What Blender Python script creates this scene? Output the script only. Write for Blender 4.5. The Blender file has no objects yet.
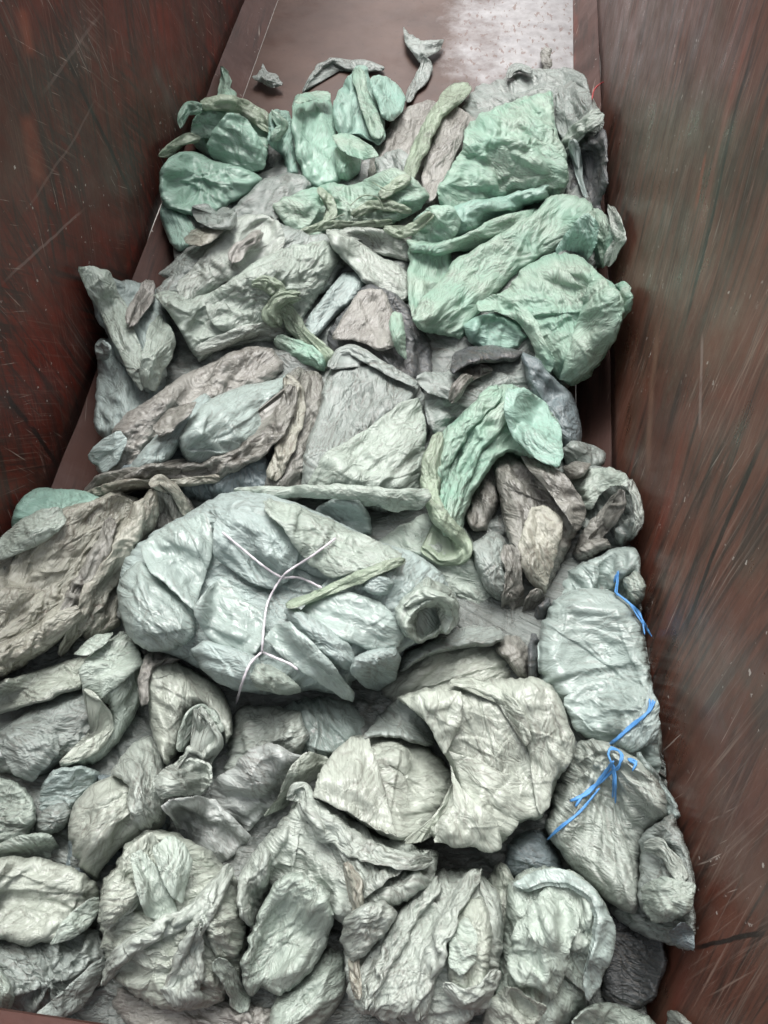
import bpy, math, random
import numpy as np
from mathutils import Vector, Matrix
scene = bpy.context.scene
PI = math.pi

# ---------------------------------------------------------------- camera
W, Hh = 768, 1024
F = 740.0
CAMZ = 2.6
vp = np.array([567 - 384, 512 + 801, F], float)            # image direction of the container's long axis
Yc = vp / np.linalg.norm(vp)
nad = -F * F / (vp[1])                                      # zero roll
Zc = np.array([0, -nad, -F]); Zc /= np.linalg.norm(Zc)
Yc = Yc - Zc * np.dot(Yc, Zc); Yc /= np.linalg.norm(Yc)
# camera coords here are (right, up, forward)
Zc = Zc / np.linalg.norm(Zc)
def cam2(v): return v
Xc = np.array([Yc[1]*(-Zc[2]) - (-Yc[2])*Zc[1], (-Yc[2])*Zc[0] - Yc[0]*(-Zc[2]), Yc[0]*Zc[1] - Yc[1]*Zc[0]])
Xc[2] = -Xc[2]                                              # back to (right, up, forward)
M3 = np.array([Xc, Yc, Zc])                                 # rows: world axes in camera coords
CAM = np.array([0, 0, CAMZ], float)
cam = bpy.data.cameras.new('camera'); camo = bpy.data.objects.new('camera', cam)
scene.collection.objects.link(camo); scene.camera = camo
cam.sensor_fit = 'VERTICAL'; cam.sensor_height = 24.0; cam.lens = 24.0 * F / Hh
cam.clip_start = 0.02; cam.clip_end = 300
right = M3[:, 0]; up = M3[:, 1]; fwd = M3[:, 2]
camo.matrix_world = Matrix(((right[0], up[0], -fwd[0], 0), (right[1], up[1], -fwd[1], 0), (right[2], up[2], -fwd[2], CAMZ), (0, 0, 0, 1)))

# ---------------------------------------------------------------- light
w = bpy.data.worlds.new('World'); scene.world = w; w.use_nodes = True
nt = w.node_tree; nt.nodes.clear()
sky = nt.nodes.new('ShaderNodeTexSky'); sky.sky_type = 'NISHITA'; sky.sun_disc = False
SUN_EL, SUN_ROT = math.radians(60), math.radians(-12)
sky.sun_elevation = SUN_EL; sky.sun_rotation = SUN_ROT; sky.air_density = 1.0; sky.dust_density = 6.0; sky.ozone_density = 0.6
hsv = nt.nodes.new('ShaderNodeHueSaturation'); hsv.inputs['Saturation'].default_value = 0.25
bg = nt.nodes.new('ShaderNodeBackground'); bg.inputs['Strength'].default_value = 0.135
wo = nt.nodes.new('ShaderNodeOutputWorld')
nt.links.new(sky.outputs[0], hsv.inputs['Color']); nt.links.new(hsv.outputs[0], bg.inputs['Color']); nt.links.new(bg.outputs[0], wo.inputs[0])
sd = bpy.data.lights.new('sun', 'SUN'); sd.energy = 2.3; sd.angle = math.radians(34); sd.color = (1, 0.985, 0.96)
so = bpy.data.objects.new('sun', sd); scene.collection.objects.link(so)
sdir = Vector((math.sin(SUN_ROT) * math.cos(SUN_EL), math.cos(SUN_ROT) * math.cos(SUN_EL), math.sin(SUN_EL)))
so.rotation_euler = sdir.to_track_quat('Z', 'Y').to_euler(); so.location = (0, 0, 8)
cy = scene.cycles; cy.max_bounces = 5; cy.diffuse_bounces = 3; cy.glossy_bounces = 2; cy.transmission_bounces = 2; cy.caustics_reflective = False; cy.caustics_refractive = False
scene.view_settings.view_transform = 'Standard'; scene.view_settings.look = 'None'
scene.view_settings.exposure = 0.6; scene.view_settings.gamma = 1.0

# ---------------------------------------------------------------- helpers
def rays(px, py):
    px = np.asarray(px, float); py = np.asarray(py, float)
    c = np.stack([px - 384, 512 - py, np.full_like(px, F)], -1)
    c /= np.linalg.norm(c, axis=-1, keepdims=True)
    return c @ M3.T
def project(P):
    c = (P - CAM) @ M3
    z = np.maximum(c[..., 2], 1e-3)
    return 384 + F * c[..., 0] / z, 512 - F * c[..., 1] / z, np.linalg.norm(P - CAM, axis=-1)
def on_plane(px, py, axis, val):
    r = rays(px, py); return CAM + r * ((val - CAM[axis]) / r[axis])
def solve_wall(ax, ay, bx, by):
    """inner floor line through pixel a, wall foot line through pixel b; foot height = horizontal gap"""
    fx = on_plane(ax, ay, 2, 0.0)[0]; h = 0.08
    for _ in range(30):
        xw = on_plane(bx, by, 2, h)[0]; h = 0.5 * h + 0.5 * abs(xw - fx)
    return fx, xw, h
FR, XR, HR = solve_wall(573, 30, 599, 60)
FL, XL, HL = solve_wall(263, 42, 228, 42)
FL2, XL2, _ = solve_wall(100, 372, 100, 372)
print('floor', FL, FR, 'walls', XL, XR, 'chamfer', HL, HR)

def blur(a, r):
    """separable box blur x2, edge padded"""
    r = int(max(1, r))
    for _ in range(2):
        for ax in (0, 1):
            n = a.shape[ax]; rr = min(r, max(1, n // 2))
            p = np.concatenate([np.repeat(np.take(a, [0], ax), rr, ax), a, np.repeat(np.take(a, [-1], ax), rr, ax)], ax)
            c = np.cumsum(p, ax, dtype=np.float64)
            a = (np.take(c, range(2 * rr, 2 * rr + n), ax) - np.concatenate([np.zeros_like(np.take(c, [0], ax)), np.take(c, range(0, n - 1), ax)], ax)) / (2 * rr + 1)
    return a
def minf(a, r):
    for ax in (0, 1):
        out = a.copy()
        for k in range(1, r + 1):
            s = [slice(None)] * 2; t = [slice(None)] * 2
            s[ax] = slice(k, None); t[ax] = slice(None, -k)
            out[tuple(t)] = np.minimum(out[tuple(t)], a[tuple(s)]); out[tuple(s)] = np.minimum(out[tuple(s)], a[tuple(t)])
        a = out
    return a
def vnoise(x, y, seed, f):
    """smooth value noise"""
    rg = np.random.RandomState(seed); tab = rg.rand(64, 64).astype(np.float32)
    x = x * f + 100.3; y = y * f + 57.7
    xi = np.floor(x).astype(int); yi = np.floor(y).astype(int); fx = x - xi; fy = y - yi
    fx = fx * fx * (3 - 2 * fx); fy = fy * fy * (3 - 2 * fy)
    a = tab[xi % 64, yi % 64]; b = tab[(xi + 1) % 64, yi % 64]; c = tab[xi % 64, (yi + 1) % 64]; d = tab[(xi + 1) % 64, (yi + 1) % 64]
    return (a * (1 - fx) + b * fx) * (1 - fy) + (c * (1 - fx) + d * fx) * fy - 0.5
def fbm(x, y, seed, f, o=3):
    s = 0; a = 1
    for k in range(o): s = s + a * vnoise(x, y, seed + k * 17, f * 2 ** k); a *= 0.5
    return s
def facets(u, v, seed, lam, asp):
    """crumple: straight sharp ridges minus straight sharp valleys"""
    rg = np.random.RandomState(seed)
    uu = u / (lam * asp); vv = v / lam
    uu = uu + 0.5 * vnoise(u, v, seed + 5, 0.7 / lam); vv = vv + 0.5 * vnoise(u, v, seed + 6, 0.7 / lam)
    res = 0
    for sg in (1, -1):
        lo_u, hi_u, lo_v, hi_v = uu.min() - 1, uu.max() + 1, vv.min() - 1, vv.max() + 1
        n = int(min(500, max(4, (hi_u - lo_u) * (hi_v - lo_v))))
        su = rg.uniform(lo_u, hi_u, n); sv = rg.uniform(lo_v, hi_v, n); c = rg.uniform(0, 0.5, n)
        best = np.full(u.shape, 9e9, np.float32)
        for k in range(n):
            d = (uu - su[k]) ** 2 + (vv - sv[k]) ** 2 + c[k]
            np.minimum(best, d, out=best)
        res = res + sg * np.sqrt(np.minimum(best, 2.0))
    return res

from mathutils.geometry import delaunay_2d_cdt
def tri(U, V, seed, lam, asp, warp=0.35):
    """crumple made of flat triangles meeting at straight creases, heights about -1..1"""
    rg = np.random.RandomState(seed)
    wx = U + lam * warp * fbm(U, V, seed + 5, 0.5 / lam, 2); wy = V + lam * warp * fbm(U, V, seed + 6, 0.5 / lam, 2)
    gu = wx / (lam * asp); gv = wy / lam
    a0, a1, b0, b1 = gu.min() - .6, gu.max() + .6, gv.min() - .6, gv.max() + .6
    n = int(min(1500, max(6, (a1 - a0) * (b1 - b0)))); P = rg.uniform((a0, b0), (a1, b1), (n, 2))
    P = np.concatenate([P, [(a0, b0), (a1, b0), (a0, b1), (a1, b1)]]); hgt = rg.uniform(-1, 1, n + 4); hgt = np.sign(hgt) * np.abs(hgt) ** .7
    r = delaunay_2d_cdt([Vector(p) for p in P.tolist()], [], [], 0, 1e-5)
    vv = np.array([(p.x, p.y) for p in r[0]]); oi = [o[0] if o else 0 for o in r[3]]; hh = hgt[oi]
    H = np.zeros(U.shape)
    for f in r[2]:
        i, j, k = f[:3]; A, B, C = vv[i], vv[j], vv[k]; det = (B[1] - C[1]) * (A[0] - C[0]) + (C[0] - B[0]) * (A[1] - C[1])
        if abs(det) < 1e-9: continue
        lo = np.minimum(np.minimum(A, B), C); hi = np.maximum(np.maximum(A, B), C)
        m = (gu >= lo[0]) & (gu <= hi[0]) & (gv >= lo[1]) & (gv <= hi[1])
        x = gu[m]; y = gv[m]; a = ((B[1] - C[1]) * (x - C[0]) + (C[0] - B[0]) * (y - C[1])) / det; b = ((C[1] - A[1]) * (x - C[0]) + (A[0] - C[0]) * (y - C[1])) / det; c = 1 - a - b
        ok = (a >= -1e-6) & (b >= -1e-6) & (c >= -1e-6); Hm = H[m]; Hm[ok] = (a * hh[i] + b * hh[j] + c * hh[k])[ok]; H[m] = Hm
    return H
def strokes(U, V, seed, lam, dens, spread, gather=None, steps=False):
    """tucks, ridges and creases of folded film as tapered strokes; result in units of lam"""
    rg = np.random.RandomState(seed); u = U[:, 0]; v = V[0]; st = u[1] - u[0]; H = np.zeros(U.shape)
    n = int(min(900, dens * (u[-1] - u[0]) * (v[-1] - v[0]) / lam ** 2)) + 1
    for k in range(n):
        cu, cv = rg.uniform(u[0], u[-1]), rg.uniform(v[0], v[-1]); a = rg.normal(0, spread) if rg.rand() < 0.8 else rg.uniform(-1.5, 1.5)
        L = lam * rg.uniform(0.9, 2.6); w_ = lam * rg.uniform(0.25, 0.7); kind = rg.rand(); A = rg.uniform(0.4, 1.0); cv_ = rg.normal(0, 0.25) / L; sg = rg.choice([-1, 1])
        if gather is not None:
            dg = math.hypot(cu - gather[0], cv - gather[1])
            if dg < lam * 5: a = math.atan2(cv - gather[1], cu - gather[0]) + rg.normal(0, 0.12)
        R = max(L, w_ * 2.5); i0, i1 = np.searchsorted(u, [cu - R, cu + R]); j0, j1 = np.searchsorted(v, [cv - R, cv + R])
        if i1 - i0 < 2 or j1 - j0 < 2: continue
        du = U[i0:i1, j0:j1] - cu; dv = V[i0:i1, j0:j1] - cv; ca, sa = math.cos(a), math.sin(a)
        x = du * ca + dv * sa; y = (-du * sa + dv * ca) * sg; y = y + cv_ * x * x
        e = np.clip(1 - np.abs(x) / L, 0, 1); e = e * (1.6 - 0.6 * e); 
        if steps: kind = 0.0; L_ = 1
        if kind < 0.5:   h = np.where(y > -st, np.clip((y + st) / st, 0, 1) * np.exp(-np.maximum(y, 0) / (w_ * (.3 + .7 * e))), 0) * 0.17
        elif kind < 0.78: h = np.maximum(0, 1 - np.abs(y) / (w_ * (.15 + .35 * e))) * 0.12
        else: h = -np.maximum(0, 1 - np.abs(y) / (w_ * (.15 + .4 * e))) * 0.13
        H[i0:i1, j0:j1] += A * e * h
    return H
ACS = 3; AX0, AY0 = -120, -60
NX, NY = (768 + 240) // ACS, (1024 + 180) // ACS
gx, gy = np.meshgrid(AX0 + ACS * np.arange(NX), AY0 + ACS * np.arange(NY), indexing='ij')
def heap_h(x, y):
    return np.interp(y, [-0.6, 0.2, 1.0, 1.8, 2.6, 3.4, 4.0], [0.34, 0.32, 0.26, 0.20, 0.14, 0.07, 0.0])
def init_acc():
    r = rays(gx, gy); D = np.full(gx.shape, 0.3)
    for _ in range(400):
        P = CAM + r * D[..., None]
        ok = (P[..., 2] > heap_h(P[..., 0], P[..., 1])) & (P[..., 0] > XL + .01) & (P[..., 0] < XR - .01)
        D = np.where(ok, D + 0.02, D)
    return D
acc = init_acc()
def sample(a, px, py):
    fx = np.clip((px - AX0) / ACS, 0, NX - 1.001); fy = np.clip((py - AY0) / ACS, 0, NY - 1.001)
    xi = fx.astype(int); yi = fy.astype(int); fx = fx - xi; fy = fy - yi
    return (a[xi, yi] * (1 - fx) + a[xi + 1, yi] * fx) * (1 - fy) + (a[xi, yi + 1] * (1 - fx) + a[xi + 1, yi + 1] * fx) * fy

def inside(px, py, poly):
    n = len(poly); res = np.zeros(px.shape, bool)
    for i in range(n):
        x0, y0 = poly[i]; x1, y1 = poly[(i + 1) % n]
        if y0 == y1: continue
        c = ((y0 > py) != (y1 > py)) & (px < (x1 - x0) * (py - y0) / (y1 - y0) + x0)
        res ^= c
    return res
def near_poly(px, py, poly):
    best = np.full(px.shape, 1e9); bx = px.copy(); by = py.copy()
    n = len(poly)
    for i in range(n):
        x0, y0 = poly[i]; x1, y1 = poly[(i + 1) % n]
        dx, dy = x1 - x0, y1 - y0; L = dx * dx + dy * dy + 1e-9
        t = np.clip(((px - x0) * dx + (py - y0) * dy) / L, 0, 1)
        qx, qy = x0 + t * dx, y0 + t * dy; d = (px - qx) ** 2 + (py - qy) ** 2
        m = d < best; best = np.where(m, d, best); bx = np.where(m, qx, bx); by = np.where(m, qy, by)
    return np.sqrt(best), bx, by
def chaikin(p, q=0.25):
    out = []
    for i in range(len(p)):
        a = p[i]; b = p[(i + 1) % len(p)]
        out.append((a[0] * (1 - q) + b[0] * q, a[1] * (1 - q) + b[1] * q)); out.append((a[0] * q + b[0] * (1 - q), a[1] * q + b[1] * (1 - q)))
    return out
def rough(p, rg, amp, seg=6.0):
    out = []
    for i in range(len(p)):
        a = np.array(p[i]); b = np.array(p[(i + 1) % len(p)]); L = np.linalg.norm(b - a); n = max(1, int(L / seg))
        nrm = np.array([-(b - a)[1], (b - a)[0]]) / (L + 1e-6)
        for k in range(n):
            q = a + (b - a) * k / n
            if k: q = q + nrm * rg.normal(0, amp)
            out.append(tuple(q))
    return out

def relax(X, S0, ray, gu, gv, n, kA, inn, out, kb=0.12):
    f = np.float32; X = X.astype(f); S0 = S0.astype(f); ray = ray.astype(f)
    gd = (gu + gv) / 2
    sets = [((slice(None), slice(1, None)), (slice(None), slice(None, -1)), gv, .5), ((slice(1, None), slice(None)), (slice(None, -1), slice(None)), gu, .5),
            ((slice(1, None), slice(1, None)), (slice(None, -1), slice(None, -1)), gd, .3), ((slice(1, None), slice(None, -1)), (slice(None, -1), slice(1, None)), gd, .3),
            ((slice(None), slice(2, None)), (slice(None), slice(None, -2)), gv * 0.6, kb), ((slice(2, None), slice(None)), (slice(None, -2), slice(None)), gu * 0.6, kb)]
    rest = [np.sqrt(((S0[a] - S0[b]) ** 2).sum(-1)) * (1 + g) for a, b, g, k in sets]
    for it in range(n):
        for (a, b, g, k), L in zip(sets, rest):
            d = X[a] - X[b]; l = np.sqrt(np.einsum('ijk,ijk->ij', d, d)) + 1e-9
            c = d * ((l - L) / l * (k * .5))[..., None]
            X[a] -= c; X[b] += c
        dl = X - S0
        dn = np.einsum('ijk,ijk->ij', dl, ray)
        dc = np.clip(dn, -out, inn)
        X += ray * (dc - dn)[..., None] - dl * kA
    return X
def up2(a):
    n, m = a.shape[:2]
    o = np.zeros((2 * n - 1, 2 * m - 1) + a.shape[2:], a.dtype)
    o[::2, ::2] = a; o[1::2, ::2] = (a[1:] + a[:-1]) / 2; o[:, 1::2] = (o[:, 2::2] + o[:, :-2:2]) / 2
    return o
def soft(a):
    b = a.copy(); b[1:-1] = (a[2:] + a[:-2] + 2 * a[1:-1]) / 4; a = b.copy(); a[:, 1:-1] = (b[:, 2:] + b[:, :-2] + 2 * b[:, 1:-1]) / 4
    return a

def mesh_obj(name, verts, faces_idx, face_len, uv, mat, parent):
    me = bpy.data.meshes.new(name); me.vertices.add(len(verts)); me.vertices.foreach_set('co', verts.astype(np.float32).ravel())
    me.loops.add(len(faces_idx)); me.loops.foreach_set('vertex_index', faces_idx.astype(np.int32))
    me.polygons.add(len(face_len)); st = np.concatenate([[0], np.cumsum(face_len)[:-1]]); me.polygons.foreach_set('loop_start', st.astype(np.int32))
    me.update(calc_edges=True); me.validate()
    l = me.uv_layers.new(name='UVMap'); l.data.foreach_set('uv', uv[faces_idx].astype(np.float32).ravel())
    me.polygons.foreach_set('use_smooth', np.ones(len(face_len), bool)); me.update()
    o = bpy.data.objects.new(name, me); scene.collection.objects.link(o); me.materials.append(mat)
    if parent is not None:
        o.parent = parent; o.matrix_parent_inverse = Matrix.Translation(parent.location).inverted()
    return o

def smooth_noise(rg, n, k):
    c = rg.normal(0, 1, (k, k)); t = np.linspace(0, k-1.001, n); i = t.astype(int); f = t-i; f = f*f*(3-2*f)
    r = c[i]*(1-f)[:, None]+c[i+1]*f[:, None]; return r[:, i]*(1-f)+r[:, i+1]*f
def fold_sim(seed, cu, cv, n0=65, levels=(500,160,50), kb=0.3, k4=0.3, grav=0.003, shear=.25, floor=0.0, rnd=1.5, att=.004):
    rg = np.random.RandomState(seed); n = n0
    u, v = np.meshgrid(np.arange(n), np.arange(n), indexing='ij')
    X = np.stack([u, v, 0*u], -1).astype(np.float32)
    X[..., 2] = 1.5*smooth_noise(rg, n, n//4)+.6*smooth_noise(rg, n, n//2)
    du_ = rnd*smooth_noise(rg, n, 7); dv_ = rnd*smooth_noise(rg, n, 7)
    for lv, its in enumerate(levels):
        L0 = 1.0 / 2**lv
        sl = lambda k: (slice(k, None), slice(None, -k))
        S = [((slice(None), slice(1, None)), (slice(None), slice(None, -1)), L0, .5), ((slice(1, None), slice(None)), (slice(None, -1), slice(None)), L0, .5),
             ((slice(1, None), slice(1, None)), (slice(None, -1), slice(None, -1)), L0*2**.5, shear), ((slice(1, None), slice(None, -1)), (slice(None, -1), slice(1, None)), L0*2**.5, shear)]
        for q, k in ((2, kb), (4, k4)):
            S += [((slice(None), slice(q, None)), (slice(None), slice(None, -q)), q*L0, k), ((slice(q, None), slice(None)), (slice(None, -q), slice(None)), q*L0, k)]
        for it in range(its):
            if lv == 0: f = min(1, (it+1)/(its*.7))
            else: f = 1
            T0 = u*(1-cu*f)+du_*f; T1 = v*(1-cv*f)+dv_*f
            X[..., 0] += (T0-X[..., 0])*att; X[..., 1] += (T1-X[..., 1])*att
            for A, B, L, k in S:
                d = X[A]-X[B]; l = np.sqrt((d*d).sum(-1))+1e-9
                c = d*((l-L)/l*k*.5)[..., None]; X[A] -= c; X[B] += c
            X[..., 2] -= grav*L0 + X[..., 2]*.003
            if floor is not None: X[..., 2] = np.maximum(X[..., 2], floor)
        if lv < len(levels)-1:
            X = up2(X); u = up2(u.astype(np.float32)); v = up2(v.astype(np.float32)); du_ = up2(du_); dv_ = up2(dv_)
            X[..., 2] += rg.normal(0, .02*L0, X.shape[:2])
    return X

def fold_patch(*a, **k):
    """a square of film squeezed in its plane until it buckles; returns local displacement in coarse cells"""
    X = fold_sim(*a, n0=81, **k); n = X.shape[0]; t = np.arange(n) / 4.0
    cu, cv = a[1], a[2]; D = X.copy()
    D[..., 0] = X[..., 0] - blur(X[..., 0], 14); D[..., 1] = X[..., 1] - blur(X[..., 1], 14); D[..., 2] = X[..., 2] - blur(X[..., 2], 60) * 0.9
    m = 14; return np.clip(D[m:-m, m:-m], -4, 4)
LIB = dict(A=[fold_patch(14, .05, .08, floor=-.6, rnd=3.5, kb=.3, k4=.4), fold_patch(16, .04, .1, floor=None, rnd=4, kb=.4, k4=.3), fold_patch(6, .06, .1, kb=.5, k4=.5, rnd=4, floor=-1.0), fold_patch(4, .08, .08, floor=None, rnd=2.5)],
           B=[fold_patch(11, .02, .16, floor=None, rnd=2.0), fold_patch(12, .02, .2, floor=None, rnd=1.5, kb=.15, k4=.1), fold_patch(21, .02, .14, floor=None, rnd=2.5, kb=.2, k4=.2)],
           F=[fold_patch(13, .10, .12, floor=None, rnd=3, kb=.1, k4=.05), fold_patch(15, .12, .14, kb=.05, k4=.0, rnd=3, floor=None, att=.01), fold_patch(23, .10, .14, floor=None, rnd=3.5, kb=.15, k4=.1)])
def tile(P, u, v):
    """sample a patch, mirrored at its borders; u, v in coarse cells"""
    n = P.shape[0] - 1; x = np.abs((u * 4) % (2 * n) - n); y = np.abs((v * 4) % (2 * n) - n)
    x = np.clip(x, 0, n - .001); y = np.clip(y, 0, n - .001); i = x.astype(int); j = y.astype(int); fx = (x - i)[..., None]; fy = (y - j)[..., None]
    su = np.where((u * 4) % (2 * n) < n, -1, 1)[..., None]; sv = np.where((v * 4) % (2 * n) < n, -1, 1)[..., None]
    r = (P[i, j] * (1 - fx) + P[i + 1, j] * fx) * (1 - fy) + (P[i, j + 1] * (1 - fx) + P[i + 1, j + 1] * fx) * fy
    return np.concatenate([r[..., :1] * su, r[..., 1:2] * sv, r[..., 2:]], -1)
def add_folds(X, ray, Uf, Vf, pxm, layers, gl=None, lam=26):
    """layers: (patch, cell size in px, amount array or float, rotation)"""
    Xs = soft(soft(X)); tu = np.gradient(Xs, axis=0); tv = np.gradient(Xs, axis=1)
    nn = np.cross(tu, tv); nn /= np.linalg.norm(nn, axis=-1, keepdims=True) + 1e-9
    sg = np.sign((nn * ray).sum(-1, keepdims=True)); nn = -nn * np.where(sg == 0, 1, sg)          # towards the viewer side
    for _ in range(3): nn = soft(nn)
    nn = nn * .75 - ray * .25; nn /= np.linalg.norm(nn, axis=-1, keepdims=True) + 1e-9
    tu = tu / (np.linalg.norm(tu, axis=-1, keepdims=True) + 1e-9); tv = tv / (np.linalg.norm(tv, axis=-1, keepdims=True) + 1e-9)
    out = X
    for P, c, amt, rot in layers:
        ox, oy = np.random.uniform(0, 60, 2)
        if gl is not None and c > 1.6:
            rr = np.hypot(Uf - gl[0], Vf - gl[1]) + 1; t0 = math.atan2(-gl[1], -gl[0]); th = (np.arctan2(Vf - gl[1], Uf - gl[0]) - t0 + PI) % (2 * PI) - PI
            u = rr / c + ox; v = th * lam * 2.2 / c + oy; fade = np.clip(rr / (lam * .8), .15, 1)
        else:
            cr_, sr = math.cos(rot), math.sin(rot); u = (Uf * cr_ + Vf * sr) / c + ox; v = (-Uf * sr + Vf * cr_) / c + oy; fade = 1.0
        d = tile(P, u, v) * (c * pxm); a = (amt * fade) if not np.isscalar(amt) or not np.isscalar(fade) else amt * fade
        a = a[..., None] if not np.isscalar(a) else a
        out = out + (nn * d[..., 2:] + (0 if gl is not None and c > 1.6 else 1) * (tu * d[..., :1] + tv * d[..., 1:2]) * 0.8) * a
    return out
SEED = [100]
def finish(name, X, mask, uv, S0, ray, thick, closed, mat, parent, record=True):
    """grid -> mesh with a hem folded under the edge, closed behind when it is a stuffed body"""
    n, m = mask.shape
    q = mask[:-1, :-1] & mask[1:, :-1] & mask[:-1, 1:] & mask[1:, 1:]
    used = np.zeros_like(mask); used[:-1, :-1] |= q; used[1:, :-1] |= q; used[:-1, 1:] |= q; used[1:, 1:] |= q
    idx = np.full(mask.shape, -1); idx[used] = np.arange(used.sum())
    V = X[used]; U = uv[used]; Ry = ray[used]
    i, j = np.nonzero(q)
    Fq = np.stack([idx[i, j], idx[i, j + 1], idx[i + 1, j + 1], idx[i + 1, j]], 1)
    if record:
        px, py, d = project(V); a = np.round((px - AX0) / ACS).astype(int); b = np.round((py - AY0) / ACS).astype(int)
        ok = (a >= 0) & (a < NX) & (b >= 0) & (b < NY); np.minimum.at(acc, (a[ok], b[ok]), d[ok])
    # boundary edges, oriented
    E = np.concatenate([Fq[:, [0, 1]], Fq[:, [1, 2]], Fq[:, [2, 3]], Fq[:, [3, 0]]])
    key = E[:, 0].astype(np.int64) * 10000000 + E[:, 1]; rkey = E[:, 1].astype(np.int64) * 10000000 + E[:, 0]
    B = E[~np.isin(key, rkey)]
    bv = np.unique(B); pos = {v: k for k, v in enumerate(bv)}
    cen = V[bv].mean(0); nb = len(bv); base = len(V)
    R1 = V[bv] * 1.0; toc = cen - V[bv]
    if closed:
        r1 = V[bv] + toc * 0.05 + Ry[bv] * thick * 0.5; r2 = V[bv] + toc * 0.35 + Ry[bv] * thick
        r2[:, 2] = np.maximum(r2[:, 2], 0.01)
        extra = [r1, r2]; 
    else:
        L = np.linalg.norm(toc, axis=1, keepdims=True) + 1e-6
        extra = [V[bv] + Ry[bv] * 0.0015, V[bv] + toc / L * 0.010 + Ry[bv] * 0.004]
    b0 = np.array([pos[v] for v in B[:, 0]]); b1 = np.array([pos[v] for v in B[:, 1]])
    Fs = [Fq]; prev0, prev1 = B[:, 0], B[:, 1]
    for k, e in enumerate(extra):
        c0 = base + k * nb + b0; c1 = base + k * nb + b1
        Fs.append(np.stack([prev1, prev0, c0, c1], 1)); prev0, prev1 = c0, c1
    Vv = [V] + extra; Uu = [U] + [U[bv]] * len(extra)
    Fa = np.concatenate(Fs); fi = Fa.ravel(); fl = np.full(len(Fa), 4)
    if closed:
        Vv.append((cen + Ry[bv].mean(0) * thick * 1.0)[None]); Uu.append(U[:1]); c = base + 2 * nb
        T = np.stack([prev1, prev0, np.full(len(prev0), c)], 1); fi = np.concatenate([fi, T.ravel()]); fl = np.concatenate([fl, np.full(len(T), 3)])
    Vv = np.concatenate(Vv)
    Vv[:, 0] = np.clip(Vv[:, 0], XL + 0.006, XR - 0.006); Vv[:, 2] = np.maximum(Vv[:, 2], 0.006)
    return mesh_obj(name, Vv, fi, fl, np.concatenate(Uu), mat, parent)

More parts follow.
